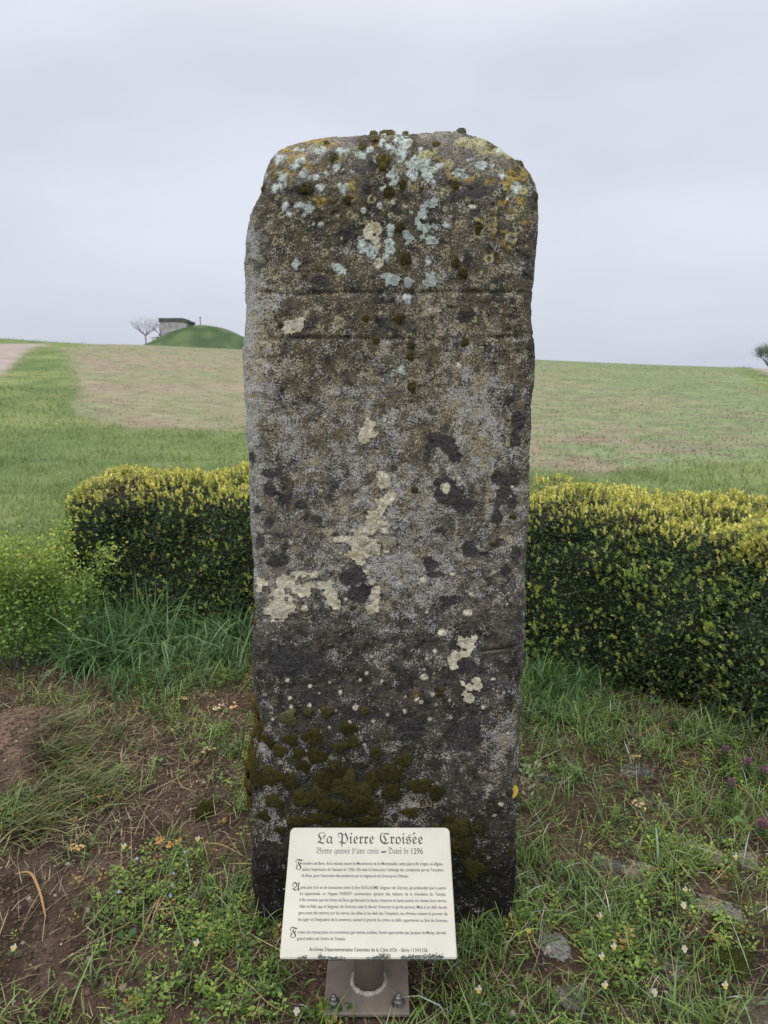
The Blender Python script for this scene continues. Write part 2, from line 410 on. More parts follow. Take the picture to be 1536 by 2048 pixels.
def leaf_geo(P, Nn, Up, L, Wd, fold=.25):
    """diamond leaves: P root (n,3), Up growth dir, Nn face normal, L length, Wd width -> V, F(tri)"""
    n = len(P); S_ = np.cross(Up, Nn); S_ /= np.linalg.norm(S_, axis=1, keepdims=True)+1e-9
    L = np.broadcast_to(L, (n,))[:, None]; Wd = np.broadcast_to(Wd, (n,))[:, None]
    mid = P + Up*L*.45
    V = np.stack([P, mid + S_*Wd*.5 + Nn*Wd*fold, P+Up*L, mid - S_*Wd*.5 + Nn*Wd*fold], 1).reshape(-1, 3)
    b = np.arange(n)[:, None]*4
    F = np.concatenate([b+np.array([[0, 1, 2]]), b+np.array([[0, 2, 3]])], 0)
    return V, F
def rdir(n, r=rng):
    v = r.normal(size=(n, 3)); return v/np.linalg.norm(v, axis=1, keepdims=True)
def unit(v): return v/(np.linalg.norm(v, axis=1, keepdims=True)+1e-9)
nl = 12000; tp = np.array([q[0] for q in tips]); P = tp[rng.integers(0, len(tp), nl)]+rng.normal(size=(nl, 3))*.22
V, F = leaf_geo(P, rdir(nl), rdir(nl), .09, .055)
c = np.repeat(lerp(np.array([.12, .135, .10]), np.array([.23, .245, .18]), rng.random((nl, 1))), 4, 0)
link('crown', mesh_np('crown', V, F, c), t, M_leaf)

# ------------------------------------------------------------------ the standing stone
YF = 1.75
LEFT = [(250, 545), (300, 541), (320, 533), (345, 524), (370, 518), (385, 508), (398, 497), (410, 489), (430, 486), (460, 484), (520, 482), (560, 485), (620, 487), (700, 486),
        (780, 488), (830, 491), (860, 488), (900, 492), (960, 494), (1000, 498), (1060, 502), (1130, 507), (1180, 504), (1230, 508), (1246, 503), (1300, 505), (1380, 505),
        (1410, 508), (1440, 515), (1470, 512), (1500, 504), (1530, 498), (1570, 497), (1600, 501), (1660, 503), (1750, 503), (1800, 508), (1850, 513), (1990, 520)]
RIGHT = [(250, 1046), (320, 1056), (340, 1066), (362, 1072), (395, 1073), (430, 1072), (470, 1073), (510, 1070), (560, 1067), (600, 1062), (640, 1062), (680, 1067), (710, 1070),
         (760, 1069), (810, 1064), (850, 1066), (900, 1061), (960, 1060), (1030, 1058), (1100, 1055), (1180, 1053), (1250, 1050), (1295, 1047), (1300, 1049), (1400, 1042),
         (1500, 1040), (1560, 1034), (1600, 1036), (1700, 1033), (1780, 1029), (1850, 1021), (1990, 1010)]
TOP = [(520, 330), (530, 308), (543, 294), (570, 285), (600, 280), (630, 275), (660, 272), (700, 271), (740, 269), (780, 268), (820, 266), (850, 263), (880, 259), (905, 257),
       (935, 261), (960, 267), (985, 275), (1005, 287), (1022, 300), (1040, 312), (1055, 324), (1066, 336), (1078, 356)]
def zrow(row, Y): return pix(768, row, Y)[2]
def xof(px, row, Y): return pix(px, row, Y)[0]
rows = np.linspace(240, 1990, 700)
zz = np.array([zrow(r, YF+.04) for r in rows])
Lx = np.array([xof(interp(LEFT, r), r, YF+.04) for r in rows]); Rx = np.array([xof(interp(RIGHT, r), r, YF+.03) for r in rows])
o_ = np.argsort(zz); zz, Lx, Rx = zz[o_], Lx[o_], Rx[o_]
Zb = zrow(1990, YF+.04)
tx = np.array([xof(p, r, YF+.06) for p, r in TOP]); tz = np.array([zrow(r, YF+.06) for p, r in TOP])
th = np.linspace(0, math.pi/2, 18)
rl, rrt, rtp = .050, .032, .065
Wm = .70
a_l = rl*(1-np.cos(th))/Wm; y_l = rl*(1-np.sin(th))
a_r = 1-(rrt*(1-np.cos(th))/Wm)[::-1]; y_r = (rrt*(1-np.sin(th)))[::-1]
nm = 236
a_m = np.linspace(a_l[-1], a_r[0], nm)[1:-1]
av = np.concatenate([a_l, a_m, a_r]); ya = np.concatenate([y_l, np.zeros(len(a_m)), y_r])
# wide soft curvature near the sides
ya = ya + .018*(1-ss(0, .16, av)) + .006*(1-ss(0, .08, 1-av))
th = np.linspace(0, math.pi/2, 22); Hm = tz.max()-Zb
b_t = 1-(rtp*(1-np.cos(th))/Hm)[::-1]; y_t = (rtp*(1-np.sin(th)))[::-1]
b_m = np.linspace(0, b_t[0], 690)[:-1]
bv = np.concatenate([b_m, b_t]); yb = np.concatenate([np.zeros(len(b_m)), y_t]) + .015*ss(.93, 1, bv)
Xtop = np.interp(av, np.linspace(0, 1, 50), np.linspace(tx[0], tx[-1], 50))
BB, AA = np.meshgrid(bv, av, indexing='ij')
Tz = np.interp(Xtop, tx, tz)[None, :]
Zr = Zb + BB*(Tz-Zb)
w_ = ss(.90, 1.0, BB)
Xn = lerp(np.interp(Zr, zz, Lx), np.interp(Zr, zz, Rx), AA)
SX = lerp(Xn, Xtop[None, :], w_*.6)
SY = YF + ya[None, :] + yb[:, None]
SZ = Zr
SZ = SZ
# extra shoulder where the top-left corner has broken away
nb, na_ = SX.shape
# side + top strips running back
dep = np.linspace(0, 1, 12)[1:]
T = .27
loop = [(i, 0) for i in range(nb)] + [(nb-1, j) for j in range(1, na_)] + [(i, na_-1) for i in range(nb-2, -1, -1)]
li = np.array([i for i, j in loop]); lj = np.array([j for i, j in loop]); lid = li*na_+lj
LP = np.stack([SX[li, lj], SY[li, lj], SZ[li, lj]], 1)
cxz = np.array([.01, 0, 1.0])
Vs = [np.stack([SX, SY, SZ], -1).reshape(-1, 3)]
Fs = []
I = np.arange(nb*na_).reshape(nb, na_)
Fs.append(np.stack([I[:-1, :-1], I[:-1, 1:], I[1:, 1:], I[1:, :-1]], -1).reshape(-1, 4))
prev = lid; base_n = nb*na_
for q, dq in enumerate(dep):
    P = LP.copy(); P[:, 1] = lerp(LP[:, 1], YF+T, dq)
    shr = .05*max(0, (dq-.6)/.4)**2 - .012*math.sin(dq*math.pi)
    P[:, 0] = lerp(P[:, 0], .01, shr); P[:, 2] = np.where(P[:, 2] > 1, lerp(P[:, 2], 1.0, shr*.8), P[:, 2])
    Vs.append(P); cur = base_n + np.arange(len(P)); base_n += len(P)
    Fs.append(np.stack([prev[:-1], cur[:-1], cur[1:], prev[1:]], -1)[:, ::-1] if False else np.stack([prev[:-1], prev[1:], cur[1:], cur[:-1]], -1)); prev = cur
# back: rows joined left loop <-> right loop
nL = nb; back_l = prev[:nb]; back_r = prev[::-1][:nb]
step = 1
mids = []
LPb = Vs[-1]
bl = LPb[:nb]; br = LPb[::-1][:nb]
kb = 24
rows_b = [back_l]
for j in range(1, kb):
    t_ = j/kb; P = lerp(bl, br, t_); P[:, 1] += .02*math.sin(t_*math.pi)
    # follow the top line
    jj = int(round(nb-1 + t_*(na_-1))); ztop = LPb[jj, 2]; zt0 = lerp(bl[-1, 2], br[-1, 2], t_)
    P[:, 2] = np.where(P[:, 2] > 1.0, 1.0+(P[:, 2]-1.0)*(ztop-1.0)/(zt0-1.0), P[:, 2])
    Vs.append(P); rows_b.append(base_n+np.arange(nb)); base_n += nb
rows_b.append(back_r); rows_b = np.array(rows_b)
Fs.append(np.stack([rows_b[:-1, :-1], rows_b[:-1, 1:], rows_b[1:, 1:], rows_b[1:, :-1]], -1).reshape(-1, 4))
V = np.vstack(Vs); F = np.vstack(Fs)
stone_me = mesh_np('boundary_stone_slab', V, F, smooth=True)
nrm = np.empty(len(V)*3, np.float32); stone_me.vertices.foreach_get('normal', nrm); nrm = nrm.reshape(-1, 3)
if nrm[(nb//2)*na_+na_//2, 1] > 0:
    F = F[:, ::-1].copy(); stone_me = mesh_np('boundary_stone_slab', V, F, smooth=True)
    nrm = np.empty(len(V)*3, np.float32); stone_me.vertices.foreach_get('normal', nrm); nrm = nrm.reshape(-1, 3)
X, Y, Z = V[:, 0], V[:, 1], V[:, 2]
spx, spy = topix(X, Y, Z)
nf = nb*na_
# ---- relief
disp = (fbm(X*4, Y*4, Z*4, 3, 61)-.5)*.020 + (fbm(X*16, Y*16, Z*16, 3, 62)-.5)*.008*(.4+1.4*ss(.35, .65, fbm(X*3, Y*3, Z*3, 2, 67)))
ridg = 1-np.abs(2*fbm(X*22, Y*22, Z*22, 3, 66)-1); disp -= .003*ss(.9, .99, ridg)*ss(.5, .6, fbm(X*5, Y*5, Z*5, 2, 68))
fine = fbm(X*90, Y*90, Z*90, 2, 63); disp += (fine-.5)*.0042
pit = vn(X*60, Y*60, Z*60, 64); disp -= .0035*ss(.80, .95, pit)
disp += (vn(X*210, Y*210, Z*210, 65)-.5)*.0016
wv = (fbm(spx*.01, spy*.01, o=2, seed=70)-.5)
def groove(d, w): return np.exp(-(d/w)**2)
inx = ss(500, 525, spx)*(1-ss(1045, 1060, spx))
gr = .0065*groove(spy-588-wv*8+2, 4.5)*inx*(.6+.5*vn(spx*.02, spy*0, seed=71)) + .0065*groove(spy-678-wv*10, 4.5)*inx*(.3+.7*vn(spx*.02, spy*0+9, seed=72))
gr += .0028*(groove(spx-716-wv*12, 6)+groove(spx-908-wv*12, 6))*ss(675, 700, spy)*(1-ss(1050, 1250, spy))*vn(spx*0, spy*.02, seed=73)
gr += .0025*(groove(spx-716, 6)+groove(spx-908, 6))*ss(430, 470, spy)*(1-ss(575, 590, spy))
ck = spy-np.interp(spx, [950, 985, 1010, 1035, 1050], [1303, 1299, 1296, 1290, 1283])-wv*6
crack = groove(ck, 1.7)*ss(945, 975, spx); ck2 = groove(spy-1241-wv*10, 2.2)*(1-ss(560, 640, spx))
ck3 = .5*groove(spy-np.interp(spx, [770, 830, 900, 950], [1270, 1268, 1276, 1272]), 2)*ss(760, 800, spx)*(1-ss(900, 950, spx))
gr += .0045*crack + .004*ck2 + .002*ck3
fr = (np.arange(len(V)) < nf)
disp = disp - np.where(Y < YF+.12, gr, 0)
# break on the left flank near the moss
disp -= .012*np.exp(-((spx-500)/16)**2-((spy-1438)/18)**2)
edgew = .4+.6*np.ones(len(V))
V2 = V + nrm*disp[:, None]
# ---- lichen masks (placed on the stone's own surface)
wn1 = fbm(X*30, Y*30, Z*30, 3, 81)-.5; wn2 = vn(X*140, Y*140, Z*140, 82)-.5
frontm = (Y < YF+.13)
def blob(lst, amp=.9, amp2=.7, soft=.12):
    m = np.zeros(len(V))
    for (cx_, cy_, rx_, ry_) in lst:
        sel = np.flatnonzero((np.abs(spx-cx_) < rx_*2.2) & (np.abs(spy-cy_) < ry_*2.2) & frontm)
        if len(sel) == 0: continue
        d = np.sqrt(((spx[sel]-cx_)/rx_)**2 + ((spy[sel]-cy_)/ry_)**2) + wn1[sel]*amp*1.6 + wn2[sel]*amp2
        m[sel] = np.maximum(m[sel], 1-ss(1-soft, 1+soft, d))
    return m
BLUE = [(685,303,14,10),(720,309,12,10),(672,334,14,10),(687,374,12,14),(643,374,8,7),(564,359,9,16),(560,317,12,14),(610,349,12,10),(631,353,6,7),(789,355,13,20),(768,374,14,8),(822,351,12,16),
 (827,326,16,14),(806,292,22,20),(800,310,14,16),(864,363,11,11),(852,326,12,12),(870,335,10,10),(918,344,14,9),(930,350,9,9),(962,330,14,10),(945,318,12,6),(1033,372,10,13),(1006,351,8,6),
 (735,497,17,9),(725,492,8,16),(745,508,9,14),(760,409,9,9),(727,420,7,7),(620,417,8,12),(570,413,8,12),(575,425,7,8),(593,528,11,12),(672,534,12,8),(684,542,8,6),(814,597,7,9),(804,740,11,11),(856,522,7,8),(916,730,5,6),(588,333,14,8),(601,320,10,8),(740,300,8,8),(756,318,8,8),(704,345,7,6),(880,330,10,8),(840,300,7,14),(855,340,9,14),
 (640,450,5,4),(627,448,5,4),(781,463,8,13),(779,492,9,16),(772,515,9,8),(530,352,6,8),(549,376,7,9),(600,410,10,6),(612,425,8,8),(652,348,7,6),(700,402,7,5),(785,405,7,6),(812,412,8,6),(822,425,6,5),(1002,300,6,5),(984,330,7,5),(1018,395,6,8),(640,300,14,6),(600,298,12,5),(765,290,9,8),(782,300,8,9)]
BLUE_BIG = [[(860,409,15,9),(870,400,10,8),(845,412,9,6),(845,430,13,16),(852,455,15,14),(838,445,8,10),(860,480,18,11),(845,475,9,9)],
            [(870,453,11,12)], [(891,449,11,10),(902,434,5,5)], [(816,474,14,15)], [(781,559,18,16)], [(820,563,13,12)], [(862,561,18,18)]]
CREAM_BIG = [[(742,848,13,9),(737,865,20,12),(730,880,14,8)],
             [(760,950,8,10),(768,965,15,16),(780,990,12,14),(765,1005,15,12),(752,1030,22,16),(745,1045,22,14),(727,1062,34,14),(700,1075,28,10),(675,1078,9,7),(772,1055,10,16),(725,1085,36,18),(738,1100,30,16),(716,1110,24,14),(722,1122,14,10),(735,1140,9,12)],
             [(745,1165,8,8),(755,1178,13,16),(752,1195,14,14),(745,1215,13,12)],
             [(527,1165,17,10),(520,1178,10,9),(572,1165,22,14),(600,1148,20,6),(630,1150,12,7),(560,1190,26,14),(560,1217,32,24),(548,1212,18,22),(602,1182,26,15),(618,1170,18,8),(655,1170,22,15),(660,1185,18,14),(672,1208,13,13),(640,1172,14,8)],
             [(610,1215,9,9)], [(925,1283,14,14),(938,1290,15,16),(930,1305,16,10),(948,1275,7,9)], [(905,1318,11,15),(912,1306,8,8),(910,1330,7,8)],
             [(952,1358,12,9),(940,1372,13,12),(935,1392,14,15),(955,1372,10,10),(925,1365,7,7)], [(747,455,18,13),(735,470,8,10),(752,480,10,8)], [(587,650,22,12),(580,660,16,10),(600,640,10,8)]]
CREAM = [(891,976,9,10),(935,1225,9,6),(884,1266,8,7),(612,1515,9,8),(662,1517,6,6),(1002,1610,5,4),(989,1633,6,4),(952,1667,5,4),(758,526,12,11),(848,1353,8,6),(985,1357,6,3),(917,730,5,6),(945,413,9,5),(560,560,0.1,0.1),
         (988,1145,4,4),(905,1148,5,4),(846,1160,6,6),(942,1190,5,5),(756,490,6,6),(750,450,6,6),(860,620,3,3)]
r2 = random.Random(4)
for i in range(34): CREAM.append((r2.uniform(560, 900), r2.gauss(1385, 45), *(r2.uniform(2.5, 4.6),)*2))
for i in range(26): CREAM.append((r2.uniform(520, 1030), r2.uniform(620, 1500), *(r2.uniform(2, 3.8),)*2))
DARK = [(881,880,26,14),(896,895,14,12),(908,913,12,18),(1006,988,20,36),(1000,960,14,16),(1027,960,10,18),(1020,1000,14,20),(997,1035,11,16),(902,988,30,22),(930,1010,26,14),(885,965,18,10),(706,1155,32,22),(727,1180,20,14),(710,1185,26,20),(539,980,10,12),
 (572,1000,16,14),(539,1047,10,10),(516,1017,9,8),(522,1084,8,14),(758,1092,9,9),(789,936,7,6),(1022,797,12,10),(1039,838,14,22),(939,1097,12,16),(860,1130,14,14),(502,913,6,8),(672,1067,8,6),(814,1467,34,16),(927,1475,36,22),
 (945,1450,20,14),(931,630,16,18),(935,522,12,14),(948,382,26,14),(905,395,16,10),(794,420,12,12),(810,395,12,10),(613,375,14,12),(640,560,16,12),(930,1335,26,16),(905,1290,12,10),(1000,1085,10,8),(880,1060,12,7),(975,1110,12,10),
 (870,1150,20,8),(1030,1110,10,16),(1030,880,10,16),(545,945,20,10),(600,1010,12,8),(560,1070,10,8),(640,1390,40,16),(590,1320,50,30),(720,1420,60,16),(700,1540,40,20),(820,1445,40,10),(560,1120,20,12),(630,1040,14,8),(900,1200,24,8),(1010,1140,12,10),
 (1000,1330,14,10),(760,640,10,8),(800,640,12,10),(690,470,16,10),(965,365,24,14),(720,340,12,10),(745,330,10,12)]
YEL = [(560,290,24,8),(600,285,24,8),(640,280,20,7),(585,345,12,10),(548,345,12,18),(980,300,16,8),(1040,335,12,12),(1010,400,18,14),(990,510,16,12),(700,370,14,10),(830,370,12,10),(905,350,16,12),(980,360,16,10),(545,300,20,14),(575,300,30,12),(620,285,30,8),(600,320,24,18),(550,330,16,14),(570,345,14,16),(665,290,12,8),(1025,352,16,16),(1015,370,14,12),(1045,350,10,14),(985,445,14,12),(1000,470,22,14),(1020,490,20,10),(1028,425,14,14),(960,440,8,8),
 (940,355,14,8),(850,372,8,6),(680,310,8,8),(750,290,8,8),(878,318,10,10),(503,735,6,8),(510,790,6,6),(506,1395,5,20),(514,1425,6,14),(830,1388,9,8),(1040,400,12,10),(1048,460,12,16),(985,1350,2,2),(636,330,18,12),(700,395,14,8),(648,402,16,10)]
CRUST_Y = [(948,285,26,11),(925,283,14,9),(965,298,14,9),(852,305,18,11),(845,315,12,9),(1000,300,16,8),(1025,305,12,10),(1045,380,12,10),(895,330,10,14),(820,285,7,6),(1010,375,6,6),(870,300,8,8)]
rings = [(549,482,6),(563,480,4),(572,478,3),(650,503,6),(743,398,8),(819,675,8),(675,638,6),(830,620,5),(1022,435,7),(1023,475,10),(1036,460,6),(978,517,9),(957,465,8),(712,433,6),(590,563,6),(595,580,5),(572,527,6),(700,430,8),(725,440,7),(803,441,4),(780,670,4),(563,430,6),(1003,347,7),(890,385,8),(1030,450,5)]
for i in range(90): rings.append((r2.uniform(500, 1060), r2.uniform(380, 700), r2.uniform(2.2, 5)))
m_blue = blob([(a, b, c*.9, d*.9) for a, b, c, d in BLUE], 1.1, 1.1); m_dark = blob(DARK, 1.0, .5, .2); m_yel = blob(YEL, 1.4, 1.0, .35); m_cry = blob(CRUST_Y, .7, .6)
m_cream = blob(CREAM, .35, .5)
m_ring = np.zeros(len(V))
for cx_, cy_, rr2 in rings:
    sel = np.flatnonzero((np.abs(spx-cx_) < rr2*2) & (np.abs(spy-cy_) < rr2*2) & frontm)
    d = np.hypot(spx[sel]-cx_, spy[sel]-cy_)/rr2 + wn2[sel]*.6
    m_ring[sel] = np.maximum(m_ring[sel], ss(.5, .75, d)*(1-ss(.95, 1.15, d)))
big = []
for L_ in BLUE_BIG: big.append(('blue', blob(L_, .7, .8)))
for L_ in CREAM_BIG: big.append(('cream', blob(L_, .75, .7)))
# ---- colour
c3 = lambda *a: np.array(a)
nA = fbm(X*9, Y*9, Z*9, 4, 91); nB = fbm(X*45, Y*45, Z*45, 3, 92); nC = vn(X*150, Y*150, Z*150, 93)
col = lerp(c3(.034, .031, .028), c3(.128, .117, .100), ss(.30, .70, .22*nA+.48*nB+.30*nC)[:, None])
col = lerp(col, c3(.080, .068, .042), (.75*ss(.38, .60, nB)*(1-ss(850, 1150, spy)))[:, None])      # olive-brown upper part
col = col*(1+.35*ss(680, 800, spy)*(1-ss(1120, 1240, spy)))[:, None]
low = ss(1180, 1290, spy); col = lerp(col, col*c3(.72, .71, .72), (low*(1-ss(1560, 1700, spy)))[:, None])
vlow = ss(1560, 1760, spy); col = lerp(col, col*.16, vlow[:, None])  # shading of the slab's foot put into its colour
ls = 1-ss(500, 535, spx+wn1*40); ls *= ss(400, 480, spy)*(1-ss(1120, 1230, spy))
col = lerp(col, c3(.21, .21, .205)*(.6+.8*nB[:, None]), (.7*ls)[:, None])  # left bevel painted paler, as the face that catches light
rs_ = ss(1035, 1056, spx+wn1*20)*ss(1200, 1300, spy)*(1-ss(1600, 1750, spy)); col = lerp(col, c3(.3, .3, .3)*(.5+nB[:, None]), (.5*rs_)[:, None])
dm = ss(.2, .8, m_dark)
col = lerp(col, c3(.028, .027, .029)*(1+.8*nC[:, None]), (.88*dm)[:, None])
top_g = (1-ss(300, 420, spy+wn1*60)); col = lerp(col, c3(.30, .29, .28)*(.6+.7*nB[:, None]), (.35*top_g*ss(.4, .6, nA))[:, None])
# speck density and colour
sden = .335 + .45*(nA-.5) - .07*(1-ss(560, 640, spy)) + .75*(fbm(X*30, Y*30, Z*30, 3, 94)-.5) + .20*np.exp(-((spx-760)/170)**2-((spy-960)/170)**2) + .34*np.exp(-((spx-965)/60)**2-((spy-840)/110)**2) + .25*ls
sden += .22*np.exp(-((spx-800)/110)**2-((spy-1130)/60)**2) + .22*rs_ + .25*(1-ss(525, 600, spx))*ss(450, 600, spy)*(1-ss(800, 1000, spy))
sden += .25*np.exp(-((spx-680)/120)**2-((spy-1535)/40)**2)*ss(.4, .6, vn(X*12, Y*12, Z*12, 95)) + .35*np.exp(-((spx-830)/60)**2-((spy-1610)/45)**2)+.3*np.exp(-((spx-540)/45)**2-((spy-1640)/50)**2)+.3*np.exp(-((spx-535)/40)**2-((spy-1505)/25)**2)
sden += .25*np.exp(-((spx-990)/60)**2-((spy-1490)/70)**2)
sden -= .16*low + .10*vlow + .8*dm 
sden = np.clip(sden, 0, 1)
scol = lerp(c3(.37, .335, .245), c3(.405, .40, .395), ss(.35, .65, fbm(X*40+5, Y*40, Z*40, 2, 96) + .25*ls + .22*ss(700, 850, spy) - .1)[:, None])
col = lerp(col, c3(.30, .22, .055)*(.5+nB[:, None]), (.8*m_yel*ss(.35, .55, nC*.6+nB*.4))[:, None])
col = lerp(col, c3(.36, .34, .19)*(.55+.9*nC[:, None]), (.85*m_cry)[:, None])
col = lerp(col, c3(.44, .43, .25), (.8*m_ring*ss(.3, .5, nC+.1))[:, None])
col = lerp(col, c3(.42, .47, .46)*(.55+.85*nC[:, None]), (.94*ss(.25, .6, m_blue)*ss(.36, .50, .5*vn(X*190, Y*190, Z*190, 99)+.5*nC+.10*m_blue))[:, None])
col = lerp(col, c3(.52, .50, .40)*(.8+.4*nC[:, None]), m_cream[:, None])
cover = np.maximum.reduce([m_blue, m_cream, .8*m_cry, .6*m_yel])
# mossy green-black staining low down
mg = 1.2*np.exp(-((spx-670)/190)**2-((spy-1580)/120)**2)*ss(.36, .5, nB) + .7*np.exp(-((spx-940)/50)**2-((spy-1700)/80)**2)
col = lerp(col, c3(.026, .027, .012), np.clip(mg, 0, .7)[:, None])
gl = np.maximum(crack, ck2)*ss(.3, .6, vn(X*60, Y*60, Z*60, 97)); 
ckc = np.clip(groove(ck-3, 1.8)*ss(945, 975, spx)*(1-ss(1000, 1012, spx)) + groove(spy-1243, 1.6)*(1-ss(560, 640, spx))*ss(520, 530, spx), 0, 1)
col = lerp(col, c3(.55, .5, .38), (.15*ckc)[:, None])
col = lerp(col, col*.45, (np.clip(.34*groove(spy-588-wv*8+2, 4)*inx + .22*groove(spy-678-wv*10, 4)*inx*ss(.3, .6, vn(spx*.02, spy*0+9, seed=72)), 0, 1))[:, None])
col = lerp(col, c3(.02, .018, .015), (.8*np.clip(crack+.6*ck2+.4*ck3, 0, 1))[:, None])
stone_h = (m_blue + m_cream + .6*m_cry)*.0012
V2 = V2 + nrm*stone_h[:, None]
stone_me.vertices.foreach_set('co', V2.astype(np.float32).ravel()); stone_me.update()
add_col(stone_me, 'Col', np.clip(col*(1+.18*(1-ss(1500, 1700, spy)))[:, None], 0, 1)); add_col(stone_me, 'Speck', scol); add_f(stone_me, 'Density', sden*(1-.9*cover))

def stone_material():
    m = bpy.data.materials.new('lichened_limestone'); m.use_nodes = True
    nt = m.node_tree; n = nt.nodes; l = nt.links; b = n['Principled BSDF']; b.inputs['Roughness'].default_value = .88; b.inputs['Specular IOR Level'].default_value = .25
    co = n.new('ShaderNodeTexCoord').outputs['Object']
    A = n.new('ShaderNodeAttribute'); A.attribute_name = 'Col'; B = n.new('ShaderNodeAttribute'); B.attribute_name = 'Speck'; D = n.new('ShaderNodeAttribute'); D.attribute_name = 'Density'
    t1 = n.new('ShaderNodeTexNoise'); t1.inputs['Scale'].default_value = 240; t1.inputs['Detail'].default_value = 3.5; t1.inputs['Roughness'].default_value = .62; l.new(co, t1.inputs['Vector'])
    t2 = n.new('ShaderNodeTexNoise'); t2.inputs['Scale'].default_value = 42; t2.inputs['Detail'].default_value = 3; l.new(co, t2.inputs['Vector'])
    # threshold falls as density rises
    mr = n.new('ShaderNodeMapRange'); mr.inputs[1].default_value = 0; mr.inputs[2].default_value = 1; mr.inputs[3].default_value = .74; mr.inputs[4].default_value = .44; l.new(D.outputs['Fac'], mr.inputs[0])
    ad = n.new('ShaderNodeMath'); ad.operation = 'MULTIPLY_ADD'; ad.inputs[1].default_value = .45; l.new(t2.outputs['Fac'], ad.inputs[0]); 
    sc = n.new('ShaderNodeMath'); sc.operation = 'MULTIPLY'; sc.inputs[1].default_value = .78; l.new(t1.outputs['Fac'], sc.inputs[0])
    l.new(sc.outputs[0], ad.inputs[2])
    su = n.new('ShaderNodeMath'); su.operation = 'SUBTRACT'; l.new(ad.outputs[0], su.inputs[0]); l.new(mr.outputs[0], su.inputs[1])
    st = n.new('ShaderNodeMapRange'); st.inputs[1].default_value = 0; st.inputs[2].default_value = .05; st.inputs[3].default_value = 0; st.inputs[4].default_value = .85; l.new(su.outputs[0], st.inputs[0])
    mx = n.new('ShaderNodeMixRGB'); l.new(st.outputs[0], mx.inputs[0]); l.new(A.outputs['Color'], mx.inputs[1]); l.new(B.outputs['Color'], mx.inputs[2])
    # dark pores
    t3 = n.new('ShaderNodeTexNoise'); t3.inputs['Scale'].default_value = 210; t3.inputs['Detail'].default_value = 3; t3.inputs['Roughness'].default_value = .6; l.new(co, t3.inputs['Vector'])
    r3 = n.new('ShaderNodeMapRange'); r3.inputs[1].default_value = .34; r3.inputs[2].default_value = .52; r3.inputs[3].default_value = .35; r3.inputs[4].default_value = 1.12; l.new(t3.outputs['Fac'], r3.inputs[0])
    v = n.new('ShaderNodeVectorMath'); v.operation = 'SCALE'; l.new(mx.outputs[0], v.inputs[0]); l.new(r3.outputs[0], v.inputs['Scale']); l.new(v.outputs[0], b.inputs['Base Color'])
    ba = n.new('ShaderNodeMath'); ba.operation = 'ADD'; l.new(t1.outputs['Fac'], ba.inputs[0]); l.new(t3.outputs['Fac'], ba.inputs[1])
    bp = n.new('ShaderNodeBump'); bp.inputs['Strength'].default_value = .9; bp.inputs['Distance'].default_value = .0035; l.new(ba.outputs[0], bp.inputs['Height']); l.new(bp.outputs[0], b.inputs['Normal'])
    return m
M_stone = stone_material()
stone = empty('boundary_stone', (0, 1.9, 0), 'tall weathered grey standing stone covered in lichen and moss behind the plaque', 'standing stone')
def kid(name, me, par, m):
    """mesh given in world coordinates, parented under an empty at a location"""
    me.transform(Matrix.Translation(-par.location)); return link(name, me, par, m)
slab = kid('slab', stone_me, stone, M_stone)

# lichen crusts: raised plates growing on the slab
M_lic = mat('lichen_crust', attr='Col', rough=.95, noise=(230, .55, 1.35, 3), bump=(260, .9, .003), spec=.15)
Ff = F[:len(Fs[0])]
lump = vn(X*95, Y*95, Z*95, 101)
for kind_, m in big:
    fm = m[Ff].min(1) > .45
    if fm.sum() < 6: continue
    f = Ff[fm]; ids, inv = np.unique(f, return_inverse=True)
    rim = ss(.45, .95, m[ids])
    P = V2[ids] + nrm[ids]*(.0006+(.0026 if kind_ == 'cream' else .0018)*rim*(.4+.9*lump[ids]))[:, None]
    cc = (lerp(c3(.46, .43, .32), c3(.62, .60, .50), nC[ids][:, None]) if kind_ == 'cream' else lerp(c3(.30, .34, .335), c3(.50, .555, .54), nC[ids][:, None]))
    if kind_ == 'cream': cc = lerp(cc, c3(.42, .33, .19), (.55*ss(.55, .7, nB[ids])*(spx[ids] > 690)*(spx[ids] < 800)*(spy[ids] < 1260))[:, None])
    cc = cc*(.72+.45*lump[ids][:, None])
    o = kid('lichen_crust', mesh_np('lichen_crust', P, inv.reshape(-1, 4), cc, smooth=True), stone, M_lic)
    o['label'] = 'cream white crusty lichen' if kind_ == 'cream' else 'pale blue grey rosette lichen'
bvh = BVHTree.FromPolygons([Vector(v) for v in V2[::1].tolist()], F.tolist()) if False else None
Vf = V2[:nf].reshape(nb, na_, 3); Pxf = spx[:nf].reshape(nb, na_); Pyf = spy[:nf].reshape(nb, na_); Nf = nrm[:nf].reshape(nb, na_, 3)
def on_stone(px, py):
    d = (Pxf-px)**2 + (Pyf-py)**2; k = int(np.argmin(d)); i, j = divmod(k, na_); return Vf[i, j], Nf[i, j]

